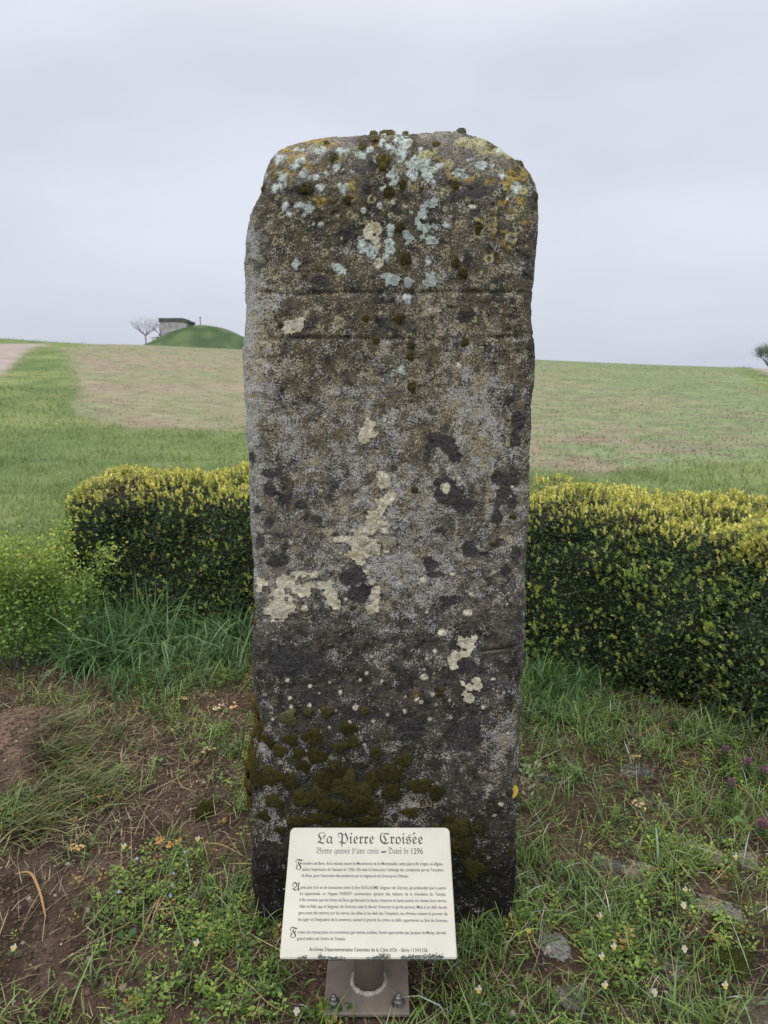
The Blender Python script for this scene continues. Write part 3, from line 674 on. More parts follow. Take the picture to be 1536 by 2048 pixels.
# moss cushions
MOSS = [(765,322,13,16),(725,292,8,7),(748,281,7,5),(747,268,8,5),(775,272,15,8),(811,264,6,5),(922,262,8,5),(1043,322,9,9),(667,315,8,9),(778,383,10,11),(613,377,14,10),(527,376,6,8),(912,372,8,12),
 (957,456,8,14),(800,454,9,8),(812,517,10,14),(911,524,9,11),(928,545,9,10),(797,638,9,9),(732,636,7,7),(751,682,7,8),(930,685,7,10),(824,690,8,9),(820,712,7,8),(823,775,8,11),(560,648,6,7),(873,287,7,5),(1071,394,6,8),
 (829,980,7,8),(1025,1033,8,6),(985,1088,9,5),(695,400,9,8),(805,368,8,10),(653,287,5,4),(574,294,7,4),(645,1150,0,0),
 (579,1433,16,16),(616,1423,9,9),(651,1423,11,13),(729,1421,9,9),(697,1456,17,12),(706,1483,9,12),(625,1471,20,15),(585,1479,14,12),(681,1492,14,9),(750,1504,12,13),(635,1508,18,16),(668,1537,20,18),
 (690,1567,30,24),(718,1587,30,24),(648,1556,18,20),(656,1608,26,14),(698,1615,30,14),(810,1517,14,15),(781,1546,24,20),(785,1583,19,19),(839,1571,24,15),(872,1583,15,17),(547,1550,22,19),(516,1550,14,26),
 (511,1517,9,22),(514,1437,7,20),(522,1467,8,16),(507,1405,5,14),(543,1483,8,10),(606,1592,22,18),(585,1560,14,14),(606,1530,12,12),(918,1654,24,20),(932,1690,14,18),(947,1737,18,22),(910,1690,16,14),(1020,1700,7,9),(870,1330,0,0),
 (504,1470,9,20),(502,1500,9,20),(500,1535,10,22),(500,1570,10,22),(503,1600,9,16),(517,1420,8,14),(526,1450,8,12),(534,1475,9,9),(560,1500,16,12),(600,1505,14,10),(640,1580,18,16),(745,1560,14,20),(740,1620,20,16),(820,1625,18,10),(760,1660,22,8),(690,1650,30,8),(600,1640,26,10),(550,1600,18,14),(530,1630,14,12),(955,1660,12,10),(900,1640,10,10),(884,1378,7,10),(706,1215,6,5),(511,1245,6,5),(870,1660,18,10),(560,1660,12,8),(740,1640,24,8),(640,1636,26,10)]
def cushion(px, py, rx, ry, i):
    if rx < 1: return
    if py < 1100: rx *= .88; ry *= .88
    p, n_ = on_stone(px, py); mpp = 1.86/FPX
    n_ = n_/np.linalg.norm(n_); ux = np.cross([0, 0, 1.0], n_); ux /= np.linalg.norm(ux); uz = np.cross(n_, ux)
    if ux[0] < 0: ux = -ux
    if py < 285: n_ = unit(np.array([[0, -.35, 1.0]]))[0]; ux = np.array([1.0, 0, 0]); uz = np.cross(n_, ux); p = p+n_*.002
    RX, RY = rx*mpp*1.08, ry*mpp*1.08; H = min(.42*min(RX, RY)+.002, .016)*(1.5 if py < 285 else 2.0 if px < 516 else 1)
    area = math.pi*RX*RY; n = int(np.clip(area/(.0013**2)*.8, 60, 1500))
    r = np.sqrt(rng.random(n)); a = rng.random(n)*2*math.pi
    wobb = 1+.25*np.sin(a*3+i)+.17*np.sin(a*5+2*i)+.10*np.sin(a*9+3*i)
    r_ = r*wobb
    def surf(r_, a):
        h = H*np.sqrt(np.clip(1-(r_/1.25)**2, 0, 1))
        P = p + (r_*np.cos(a)*RX)[:, None]*ux + (r_*np.sin(a)*RY)[:, None]*uz
        q = vn(P[:, 0]*160, P[:, 1]*160, P[:, 2]*160, 110)
        return P + (h*(.72+.5*q))[:, None]*n_ - n_*.0012
    # dome
    K, J = 7, 16
    rr, aa = np.meshgrid(np.linspace(0.02, 1.05, K), np.arange(J)/J*2*math.pi, indexing='ij'); wo = 1+.25*np.sin(aa*3+i)+.17*np.sin(aa*5+2*i)+.10*np.sin(aa*9+3*i)
    D = surf((rr*wo).ravel(), aa.ravel()); Ii = np.arange(K*J).reshape(K, J); D[Ii[-1]] -= n_*.004
    f = np.stack([Ii[:-1], np.roll(Ii[:-1], -1, 1), np.roll(Ii[1:], -1, 1), Ii[1:]], -1).reshape(-1, 4)
    f = np.vstack([f[:, [0, 1, 2]], f[:, [0, 2, 3]]])
    B = surf(r_, a); dirn = unit(n_*1.0 + .9*rng.normal(size=(n, 3))*.6 + (np.cos(a)*r)[:, None]*ux*.8 + (np.sin(a)*r)[:, None]*uz*.8)
    L = rng.uniform(.0016, .0036, n)[:, None]; side = unit(np.cross(dirn, rdir(n)))*.0007
    T_ = np.stack([B-side, B+side, B+dirn*L], 1).reshape(-1, 3)
    f2 = len(D)+np.arange(n*3).reshape(-1, 3)
    lowm = py > 1450; pale = i % 5 == 0 and not lowm
    base_c = c3(.030, .028, .010); tip = (c3(.165, .155, .04)*rng.uniform(.4, 1.1) if lowm else (c3(.30, .26, .085) if py < 330 else c3(.14, .12, .05)))
    if px < 516 and py > 1380: tip = c3(.27, .20, .035)
    if (px, py) in ((667, 315), (1043, 322), (922, 262), (579, 1433)): tip = c3(.22, .24, .11)
    ct = lerp(base_c, tip, rng.random((n, 1)))
    C_ = np.stack([ct*.5, ct*.5, ct*1.25], 1).reshape(-1, 3)
    kid('moss_cushion', mesh_np('moss_cushion', np.vstack([D, T_]), np.vstack([f, f2]), np.vstack([np.broadcast_to(lerp(base_c, tip, .14 if lowm else .42), (len(D), 3)), C_])), stone, M_moss)
for i, mm in enumerate(MOSS): cushion(*mm, i)

# ------------------------------------------------------------------ information plaque
PB, PT = Vector((0, 1.392, .222)), Vector((0, 1.614, .394))
U = (PT-PB).normalized(); PN = Vector((0, -U.z, U.y))
def on_panel(px, py):
    """(s, t) panel coordinates seen at a photograph pixel: s across, t up the slope"""
    x = (px-768)/FPX; v = (py-1024)/FPX; d = Vector((x, cp-v*sp, -sp-v*cp)); o = Vector((0, 0, CAM_H))
    k = (PB-o).dot(PN)/d.dot(PN); q = o+d*k-PB
    return q.x, q.dot(U)
sgx = -.037
plq = empty('information_plaque', (sgx, 1.53, float(height(sgx, 1.53))), 'cream information plaque with black gothic lettering on a short post before the stone', 'plaque')
PL = plq.location
Rm = Matrix((( 1, 0, 0), (0, U.y, PN.y), (0, U.z, PN.z))).to_4x4()      # panel axes -> world
def panel_kid(name, me, m):
    me.transform(Matrix.Translation(PB-PL) @ Rm); return link(name, me, plq, m)
import bmesh
sL, tB = on_panel(558, 1917); sR, _ = on_panel(914, 1917); sl2, tT = on_panel(582, 1655); sr2, _ = on_panel(899, 1658)
sL = (sL+sl2)/2; sR = (sR+sr2)/2
bm = bmesh.new(); rc = .012; pts = [(sL+.003, tB+.0), (sR-.003, tB+.0), (sR, tB+.003)]
for k in range(7): a = k/6*math.pi/2; pts.append((sR-rc+rc*math.cos(a), tT-rc+rc*math.sin(a)))
for k in range(7): a = math.pi/2+k/6*math.pi/2; pts.append((sL+rc+rc*math.cos(a), tT-rc+rc*math.sin(a)))
pts.append((sL, tB+.003))
f = bm.faces.new([bm.verts.new((a, b, 0)) for a, b in pts]); ex = bmesh.ops.extrude_face_region(bm, geom=[f])
bmesh.ops.translate(bm, vec=(0, 0, -.016), verts=[v for v in ex['geom'] if isinstance(v, bmesh.types.BMVert)])
bmesh.ops.recalc_face_normals(bm, faces=bm.faces[:])
bmesh.ops.bevel(bm, geom=[e for e in bm.edges if abs(e.verts[0].co.z) < 1e-6 and abs(e.verts[1].co.z) < 1e-6], offset=.0022, segments=2, affect='EDGES')
me = bpy.data.meshes.new('panel'); bm.to_mesh(me); bm.free()
def panel_material():
    m = mat('cream_lacquered_panel', (.55, .54, .48), .42, noise=(9, .91, 1.04, 8), bump=(400, .06, .001))
    nt = m.node_tree; n = nt.nodes; l = nt.links; b = n['Principled BSDF']
    src = b.inputs['Base Color'].links[0].from_socket
    co = n.new('ShaderNodeTexCoord'); v = n.new('ShaderNodeTexVoronoi'); v.inputs['Scale'].default_value = 95; l.new(co.outputs['Object'], v.inputs['Vector'])
    t = n.new('ShaderNodeTexNoise'); t.inputs['Scale'].default_value = 14; t.inputs['Detail'].default_value = 3; l.new(co.outputs['Object'], t.inputs['Vector'])
    g = n.new('ShaderNodeMapRange'); g.inputs[1].default_value = .48; g.inputs[2].default_value = .72; g.inputs[3].default_value = .0; g.inputs[4].default_value = .22; l.new(t.outputs['Fac'], g.inputs[0])
    lt = n.new('ShaderNodeMath'); lt.operation = 'LESS_THAN'; l.new(v.outputs['Distance'], lt.inputs[0]); l.new(g.outputs[0], lt.inputs[1])
    k = n.new('ShaderNodeMath'); k.operation = 'MULTIPLY'; k.inputs[1].default_value = .45; l.new(lt.outputs[0], k.inputs[0])
    mx = n.new('ShaderNodeMixRGB'); l.new(k.outputs[0], mx.inputs[0]); l.new(src, mx.inputs[1]); mx.inputs[2].default_value = (.25, .22, .16, 1); l.new(mx.outputs[0], b.inputs['Base Color'])
    return m
panel_kid('panel', me, panel_material())
# 
M_ink = mat('black_ink', (.018, .017, .028), .45)
def frak(t):
    exc = {'C': 0x212D, 'H': 0x210C, 'I': 0x2111, 'R': 0x211C, 'Z': 0x2128}; o = ''
    for ch in t:
        if 'a' <= ch <= 'z': o += chr(0x1D51E+ord(ch)-97)
        elif 'A' <= ch <= 'Z': o += chr(exc.get(ch, 0x1D504+ord(ch)-65))
        else: o += ch
    return o
dg = None
def line(name, text, x0, x1, row0, row1, off=0.0, ky=1.0, hpx=None):
    c = bpy.data.curves.new('t', 'FONT'); c.body = text; c.size = 1; c.resolution_u = 3; c.offset = off; c.fill_mode = 'FRONT'
    o = bpy.data.objects.new('t', c); COL.objects.link(o); bpy.context.view_layer.update()
    me = bpy.data.meshes.new_from_object(o.evaluated_get(bpy.context.evaluated_depsgraph_get()))
    bpy.data.objects.remove(o); bpy.data.curves.remove(c)
    n = len(me.vertices); co = np.empty(n*3, np.float32); me.vertices.foreach_get('co', co); co = co.reshape(-1, 3)
    s0, t0 = on_panel(x0, row0); s1, t1 = on_panel(x1, row1)
    w = co[:, 0].max()-co[:, 0].min(); k = (s1-s0)/w
    xs = (co[:, 0]-co[:, 0].min())*k
    if hpx:
        th_ = on_panel(x0, row0-hpx)[1]-t0; kyy = th_/co[:, 1].max()
    else: kyy = k*ky
    P = np.stack([s0+xs, t0+(t1-t0)*xs/(s1-s0)+co[:, 1]*kyy, np.full(n, .0004)], 1)
    me.vertices.foreach_set('co', P.astype(np.float32).ravel()); me.update()
    return panel_kid(name, me, M_ink)
line('title_lettering', frak('La Pierre Crois\u0301ee'), 634, 846, 1687, 1688, off=.004, hpx=23)
line('subtitle_lettering', frak('Borne grave\u0301e d\u2019une croix'), 632, 757, 1707, 1707.5, off=.0, hpx=13)
line('subtitle_lettering', frak('Date\u0301e de ')+'1296', 776, 846, 1707.5, 1708, off=.0, hpx=13)
d0, e0 = on_panel(761.5, 1705.5); d1, e1 = on_panel(770.5, 1705.5); sk = on_panel(763, 1702.3)
me = bpy.data.meshes.new('dash'); me.from_pydata([(d0, e0, .0004), (d1, e0, .0004), (d1+.003, sk[1], .0004), (d0+.003, sk[1], .0004)], [], [(0, 1, 2, 3)]); panel_kid('dash_mark', me, M_ink)
for t, a, b, r0, r1 in ((frak('F'), 590, 605, 1735, 1735), (frak('A'), 584, 599.5, 1781, 1781), (frak('F'), 578.5, 594.5, 1871, 1871)):
    line('initial_letter', t, a, b, r0, r1, off=.012, hpx=17)
for t, a, b, r0, r1 in (
    ('ronti\u00e8re de Bure, de la maison neuve de Montmorot et de Montenaille, cette pierre f\u00fbt \u00e9rig\u00e9e ou \u00abfig\u00e9e\u00bb', 604, 886, 1729.5, 1731),
    ('(selon l\u2019expression de l\u2019\u00e9poque en 1296). Elle \u00e9tait la limite pour l\u2019\u00e9change des condamn\u00e9s par les Templiers', 604, 887, 1741.5, 1743),
    ('de Bure, pour l\u2019ex\u00e9cution des sentences par la seigneurie de Grancey-le-Ch\u00e2teau.', 603, 817, 1754, 1755),
    ('pr\u00e8s plus d\u2019un an de transaction entre le Sire GUILLAUME, Seigneur de Grancey, qui pr\u00e9tendait que la justice', 601, 892, 1777.5, 1779),
    ('lui  appartenait,  et  Hugues  PARENT  commandeur  g\u00e9n\u00e9ral  des  maisons  de  la  chevalerie  du  Temple,', 600, 892, 1790, 1791.5),
    ('il f\u00fbt convenu que les fr\u00e8res de Bure garderaient la haute, moyenne et basse justice sur toutes leurs terres,', 599, 893, 1802.5, 1804.5),
    ('villes et fiefs, que le Seigneur de Grancey avait le devoir d\u2019exercer la garde partout. Mais si un d\u00e9lit de ses', 598, 894, 1815.5, 1817.5),
    ('gens avait \u00e9t\u00e9 commis sur les terres, les villes et les fiefs des Templiers, les \u00abfr\u00e8res\u00bb avaient le pouvoir de', 597, 895, 1828.5, 1830.5),
    ('les juger et l\u2019ex\u00e9cution de la sentence, suivant la gravit\u00e9 du crime ou d\u00e9lit, appartenait au Sire de Grancey.', 596, 895.5, 1841.5, 1844),
    ('outes ces transactions et conventions par lettres scell\u00e9es, furent approuv\u00e9es par Jacques de Molay, dernier', 595, 893, 1867, 1868.5),
    ('grand ma\u00eetre de l\u2019ordre du Temple.', 594, 691, 1880, 1880.5)):
    line('text_line', t, a, b, r0, r1, off=.005, hpx=6.4)
line('footer_lettering', 'Archives D\u00e9partementales Centrales de la C\u00f4te d\u2019Or - S\u00e9rie 111H1156', 618, 855, 1902, 1904, off=.012, hpx=7.5)
# grey crusty lichen along the lower edge
a = Acc(); n = 1500
oct_ = np.array([(1, 0, 0), (-1, 0, 0), (0, 1, 0), (0, -1, 0), (0, 0, 1), (0, 0, -1)], float)
of = np.array([(0, 2, 4), (2, 1, 4), (1, 3, 4), (3, 0, 4), (2, 0, 5), (1, 2, 5), (3, 1, 5), (0, 3, 5)])
def bits(name, P, size, cols, parent, m, flat=.6, jit=.5):
    n = len(P); s_ = np.broadcast_to(size, (n,))[:, None, None]
    O = oct_[None]*(1+jit*(rng.random((n, 6, 1))-.5)*2)*s_; O = O*np.array([1, 1, flat]); an = rng.random(n)*6.28; c_, s2 = np.cos(an)[:, None], np.sin(an)[:, None]
    O = np.stack([O[..., 0]*c_-O[..., 1]*s2, O[..., 0]*s2+O[..., 1]*c_, O[..., 2]], -1)
    V = (O+P[:, None, :]).reshape(-1, 3); F = (np.arange(n)[:, None, None]*6+of[None]).reshape(-1, 3)
    return link(name, mesh_np(name, V, F, np.repeat(cols, 6, 0)), parent, m)
ss_ = rng.uniform(sL+.03, sR-.03, n); dens = vn(ss_*38, ss_*0, seed=3); keep = dens > .30; ss_ = ss_[keep]; n = len(ss_)
tt = tB + np.abs(rng.normal(0, .0028, n))*(.4+1.6*vn(ss_*25, ss_*0, seed=4)**2)-.001; dz = -np.abs(rng.normal(0, .006, n)); dz = np.clip(dz, -.016, .0005); dz[tt > tB+.001] = .0008; tt[dz < 0] = tB-.0012
P = np.stack([ss_, tt, dz], 1); P = np.array([list((PB-PL) + (Rm.to_3x3() @ Vector(p))) for p in P])
cc = lerp(c3(.06, .07, .06), c3(.30, .33, .31), rng.random((n, 1))**1.5)
bits('lichen_crust', P, rng.uniform(.0008, .0022, n), cc, plq, M_lic)['kind'] = 'stuff'
M_post = mat('taupe_painted_steel', (.21, .175, .155), .55, noise=(30, .85, 1.1), bump=(200, .1, .001))
M_steel = mat('galvanised_bolt', (.35, .34, .33), .35, metal=.8, noise=(120, .5, 1.2))
M_weld = mat('painted_weld_bead', (.42, .40, .36), .6, noise=(90, .6, 1.2), bump=(150, .8, .003))
gz0 = .012
def kl(name, me, m, loc): o = link(name, me, plq, m); o.location = Vector(loc)-PL; return o
me = box_mesh('base_plate', -.103, .103, -.088, .088, 0, .010, .0015); kl('base_plate', me, M_post, (-.042, 1.530, gz0))
me = cyl_mesh('post', .037, .262, 40); kl('post', me, M_post, (-.038, 1.535, gz0+.010))
me = cyl_mesh('bracket', .06, .008, 20); me.transform(Matrix.Translation(PB-PL+U*.14-PN*.0245+Vector((-.038, 0, 0))) @ Rm); link('bracket', me, plq, M_post)
def torus_mesh(name, R, r, n=48, k=10):
    V = []; F = []
    for i in range(n):
        A_ = 2*math.pi*i/n; rr = r*(1+.18*math.sin(i*2.7)+.12*math.sin(i*5.1))
        for j in range(k):
            B_ = 2*math.pi*j/k; V.append(((R+rr*math.cos(B_))*math.cos(A_), (R+rr*math.cos(B_))*math.sin(A_), rr*math.sin(B_)))
    for i in range(n):
        for j in range(k): F.append((i*k+j, ((i+1) % n)*k+j, ((i+1) % n)*k+(j+1) % k, i*k+(j+1) % k))
    return mesh_np(name, V, F, smooth=True)
kl('weld_bead', torus_mesh('weld_bead', .0405, .0062), M_weld, (-.038, 1.535, gz0+.012))
for (bx, by) in ((667.5, 2017), (796.5, 2018)):
    g_ = ground(bx, by+8)
    nut = kl('bolt', cyl_mesh('bolt', .0125, .013, 6), M_steel, (g_.x, g_.y, gz0+.0115))
    o = link('washer', cyl_mesh('washer', .017, .0022, 24), nut, M_steel); o.location = (0, 0, -.0012)
    o = link('thread', cyl_mesh('thread', .0065, .022, 14), nut, M_steel); o = link('thread_tip', cyl_mesh('thread_tip', .0062, .004, 14, .003), nut, M_steel); o.location = (0, 0, .022)

# ------------------------------------------------------------------ box hedges
SEC = [(0.02, -.05), (-.03, .12), (-.05, .30), (-.03, .50), (-.01, .66), (.025, .77), (.085, .838), (.20, .865), (.40, .87), (.60, .86), (.70, .83), (.77, .74), (.80, .55), (.82, .05)]
SEC = np.array(SEC); sl_ = np.concatenate([[0], np.cumsum(np.hypot(*np.diff(SEC, axis=0).T))])
def hedge_surface(path, s, q, H, wdt, seed, inset=0.0):
    """s in 0..1 along the front line, q in 0..1 over the cross section -> point, normal"""
    path = np.array(path, float); L = np.concatenate([[0], np.cumsum(np.hypot(*np.diff(path, axis=0).T))])
    ss__ = s*L[-1]; px = np.interp(ss__, L, path[:, 0]); py = np.interp(ss__, L, path[:, 1])
    e = .12; dx = np.interp(ss__+e, L, path[:, 0])-np.interp(ss__-e, L, path[:, 0]); dy = np.interp(ss__+e, L, path[:, 1])-np.interp(ss__-e, L, path[:, 1])
    n = np.hypot(dx, dy); bx, by = -dy/n, dx/n                  # towards the back
    d = np.interp(q*sl_[-1], sl_, SEC[:, 0]); z = np.interp(q*sl_[-1], sl_, SEC[:, 1])
    d2 = np.interp(q*sl_[-1]+.03, sl_, SEC[:, 0])-np.interp(q*sl_[-1]-.03, sl_, SEC[:, 0]); z2 = np.interp(q*sl_[-1]+.03, sl_, SEC[:, 1])-np.interp(q*sl_[-1]-.03, sl_, SEC[:, 1])
    m = np.hypot(d2, z2)+1e-9; nd, nz = -z2/m, d2/m
    hs = np.interp(s, np.linspace(0, 1, len(H)), H)/.87
    d = d*wdt/.8; z = z*hs
    N_ = np.stack([nd*bx, nd*by, nz], -1)
    lumps = (fbm(ss__*3.2, q*9, o=3, seed=seed)-.5)*.20 + (fbm(ss__*9, q*26, o=2, seed=seed+1)-.5)*.07
    P = np.stack([px+d*bx, py+d*by, z], -1) + N_*(lumps-inset)[..., None]
    return P, N_, ss__
def hedge(name, label, path, H, wdt, seed, nleaf, nshoot, nobj, top_yel, qmax=.86):
    p0 = path[len(path)//2]; par = empty(name, (p0[0], p0[1], float(height(*p0))), label, 'hedge')
    gs, gq_ = np.meshgrid(np.linspace(0, 1, 120), np.linspace(0, 1, 60), indexing='ij')
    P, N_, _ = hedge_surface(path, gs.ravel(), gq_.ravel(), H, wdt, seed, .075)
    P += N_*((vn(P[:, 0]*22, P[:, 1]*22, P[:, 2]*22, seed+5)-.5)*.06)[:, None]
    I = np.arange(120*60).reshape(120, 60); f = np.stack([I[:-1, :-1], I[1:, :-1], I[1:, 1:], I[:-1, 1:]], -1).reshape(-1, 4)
    kid('light_blocking_core', mesh_np('light_blocking_core', P, f), par, M_core)  # dark core added behind the leaves to block light through the hedge
    r = np.random.default_rng(seed)
    q = np.where(r.random(nleaf) < .80, r.random(nleaf)*qmax, r.random(nleaf)); s = r.random(nleaf)
    P, N_, sm = hedge_surface(path, s, q, H, wdt, seed)
    P = P - N_*(r.exponential(.022, nleaf).clip(0, .09))[:, None] + N_*.008 + r.normal(size=P.shape)*.008
    nn_ = unit(N_*.7+rdir(nleaf, r)*.9+np.array([0, 0, .35])); up = unit(rdir(nleaf, r)+N_*.5+np.array([0, 0, .35])); up = unit(up-nn_*(up*nn_).sum(1, keepdims=True))
    V1, F1 = leaf_geo(P, nn_, up, r.uniform(.012, .022, nleaf), r.uniform(.008, .013, nleaf))
    v = r.random((nleaf, 1)); pat = fbm(P[:, 0]*3, P[:, 2]*3, P[:, 1]*3, 2, seed+9)[:, None]
    C1 = lerp(c3(.030, .056, .026), c3(.115, .18, .055), v*.6+.5*ss(.35, .7, pat)*r.random((nleaf, 1)))
    topm = ss(.90, .97, P[:, 2]/np.interp(s, np.linspace(0, 1, len(H)), H))[:, None]
    tan = (r.random((nleaf, 1)) < .012+.22*topm*ss(.5, .62, fbm(P[:, 0]*1.7, P[:, 1]*1.7, o=2, seed=seed+11)[:, None])*2)
    C1 = np.where(tan, lerp(c3(.38, .28, .15), c3(.55, .45, .28), r.random((nleaf, 1))), C1)
    C1 = lerp(C1, c3(.42, .44, .12), .7*topm*r.random((nleaf, 1)))
    # young shoots: rosettes of yellow-green leaves
    k = 7; q = r.random(nshoot*2)*qmax; s = r.random(nshoot*2); P, N_, sm = hedge_surface(path, s, q, H, wdt, seed)
    zt = P[:, 2]/np.interp(s, np.linspace(0, 1, len(H)), H)
    pr = (.17+1.6*ss(.84, .97, zt)*top_yel + .40*ss(.42, .62, fbm(sm*2.2, q*7, o=2, seed=seed+21)))*(1-.85*ss(.0, .09, .10-q))
    pr *= 1-.75*ss(.58, .66, fbm(P[:, 0]*1.7, P[:, 1]*1.7, o=2, seed=seed+11))*ss(.9, .97, zt)
    keep = np.flatnonzero(r.random(len(s)) < pr)[:nshoot]; P, N_, zt, q = P[keep], N_[keep], zt[keep], q[keep]; m = len(keep)
    ax = unit(N_*.6+np.array([0, 0, .75])+rdir(m, r)*.35); P = P + N_*.008
    def shoot_leaves(P, ax, m, sz):
        Pr = np.repeat(P, k, 0); A_ = np.repeat(ax, k, 0); kk = np.tile(np.arange(k), m); rd = rdir(m*k, r)
        sdir = unit(rd-A_*(rd*A_).sum(1, keepdims=True)); open_ = (.25+.12*(k-kk))[:, None]
        up = unit(A_+sdir*open_*1.1); nn_ = unit(np.cross(up, np.cross(sdir, up))*-1+A_*.2); nn_ = unit(nn_-up*(nn_*up).sum(1, keepdims=True))
        sc = np.repeat(sz, k); return leaf_geo(Pr+A_*(.003*kk)[:, None]*sc[:, None]/.016, nn_, up, sc*r.uniform(.75, 1.1, m*k), sc*.52)
    V2_, F2 = shoot_leaves(P, ax, m, r.uniform(.015, .024, m))
    yl = np.clip(.22+.80*ss(.78, .97, zt)+.25*r.normal(size=m), 0, 1)[:, None]
    cs = lerp(c3(.27, .38, .10), c3(.72, .69, .20), yl)*(.8+.4*r.random((m, 1))); C2 = np.repeat(cs, k, 0)*(.8+.4*r.random((m*k, 1)))
    V = np.vstack([V1, V2_]); F = np.vstack([F1, F2+len(V1)]); C_ = np.vstack([np.repeat(C1, 4, 0), np.repeat(C2, 4, 0)])
    kid('foliage', mesh_np('foliage', V, F, C_), par, M_leaf)['kind'] = 'stuff'
    # nearest large shoots as single parts sharing a few meshes
    protos = []
    for j in range(5):
        Vp, Fp = shoot_leaves(np.zeros((1, 3)), np.array([[0, 0, 1.0]]), 1, np.array([.024])); cs = lerp(c3(.33, .42, .10), c3(.68, .66, .17), r.random())*np.ones((len(Vp), 3))*np.repeat(.8+.4*r.random((k, 1)), 4, 0)
        me = mesh_np('shoot', Vp, Fp, cs); me.materials.append(M_leaf); protos.append(me)
    d_ = np.hypot(P[:, 0], P[:, 1]); vis = np.flatnonzero((zt > .5) & (q < .62)); order = r.permutation(vis)[:nobj]
    for i in order:
        o = bpy.data.objects.new('shoot', protos[i % 5]); COL.objects.link(o); o.parent = par
        o.location = Vector(P[i]+N_[i]*.010)-par.location; o.rotation_euler = Vector(ax[i]).to_track_quat('Z', 'Y').to_euler()
    # bare twigs
    a = Acc()
    for i in range(70):
        P_, N2, _ = hedge_surface(path, np.array([r.random()]), np.array([r.uniform(.02, .42)]), H, wdt, seed); p = P_[0]-N2[0]*.03
        d = N2[0]*.5+np.array([r.normal()*.6, 0, abs(r.normal())*.8]); d /= np.linalg.norm(d); L = r.uniform(.06, .14)
        Vt, Ft = tube_np([p, p+d*L*.5+r.normal(size=3)*.006, p+d*L], [.0018, .0014, .0007], 4); a.add(Vt, Ft)
    o = a.build('twigs', None, M_twig); o.data.transform(Matrix.Translation(-par.location)); o.parent = par; o['kind'] = 'stuff'
    return par
M_core = mat('shaded_hedge_core', (.018, .024, .012), .9, noise=(60, .5, 1.6))
M_twig = mat('dry_twig', (.23, .17, .12), .85)
hedge('box_hedge', 'long clipped box hedge curving behind the standing stone', [(-1.84, 5.0), (-1.96, 4.65), (-1.98, 4.35), (-1.87, 4.17), (-1.70, 4.12), (-1.3, 4.1), (-.6, 4.05), (0, 3.92), (.6, 3.72), (1.05, 3.45), (1.4, 3.15), (1.7, 2.95)],
      [.84, .86, .86, .87, .87, .88, .87, .86, .85, .855, .85, .84, .84], .85, 211, 115000, 9000, 190, 1.0)
hedge('box_hedge', 'clipped box hedge block at the edge of the bed, in front of the longer hedge', [(1.56, 3.2), (1.50, 3.0), (1.58, 2.84), (1.87, 2.68), (2.3, 2.42), (2.9, 2.3)], [.80, .82, .85, .87, .88], .55, 331, 40000, 3600, 100, .8)

# young loose shrub at the left
sb = ground(28, 1335); shr = empty('young_box_shrub', sb, 'young loose light green shrub growing left of the hedge', 'shrub')
a = Acc(); rnd = random.Random(8); tips = []
for i in range(11):
    ang = rnd.uniform(0, 6.28); d = np.array([math.cos(ang)*.55, math.sin(ang)*.45, 1.0]); d /= np.linalg.norm(d)
    grow(a, (rnd.gauss(0, .03), rnd.gauss(0, .03), 0), d, .30, .0045, 3, rnd, .42, .22, tips)
a.build('stems', shr, M_bark)
tp = np.array([q[0] for q in tips]); td = np.array([q[1] for q in tips]); print('tips', len(tp), tp.min(0), tp.max(0))
n = 13000; idx = rng.integers(0, len(tp), n); sc = np.array([.50/np.abs(tp[:, 0]).max(), .40/np.abs(tp[:, 1]).max(), .80/tp[:, 2].max()])
P = tp[idx]-td[idx]*rng.uniform(0, .13, (n, 1))+rng.normal(size=(n, 3))*.022; up = unit(td[idx]*.7+rdir(n)); nn_ = unit(rdir(n)+np.array([0, -.3, .6]))
P = P*sc; lw = rng.random(n) < .35; P[lw, 2] *= rng.uniform(.25, .9, lw.sum()); P[:, 2] = np.abs(P[:, 2])
V, F = leaf_geo(P, nn_, up, rng.uniform(.016, .028, n), rng.uniform(.009, .015, n))
tipc = ss(.35, .62, P[:, 2])[:, None]*rng.random((n, 1))
C_ = lerp(lerp(c3(.10, .19, .045), c3(.28, .44, .10), rng.random((n, 1))), c3(.54, .60, .12), tipc*.9)
o = link('foliage', mesh_np('foliage', V, F, np.repeat(C_, 4, 0)), shr, M_leaf); o['kind'] = 'stuff'
shr.children[0].scale = tuple(sc)

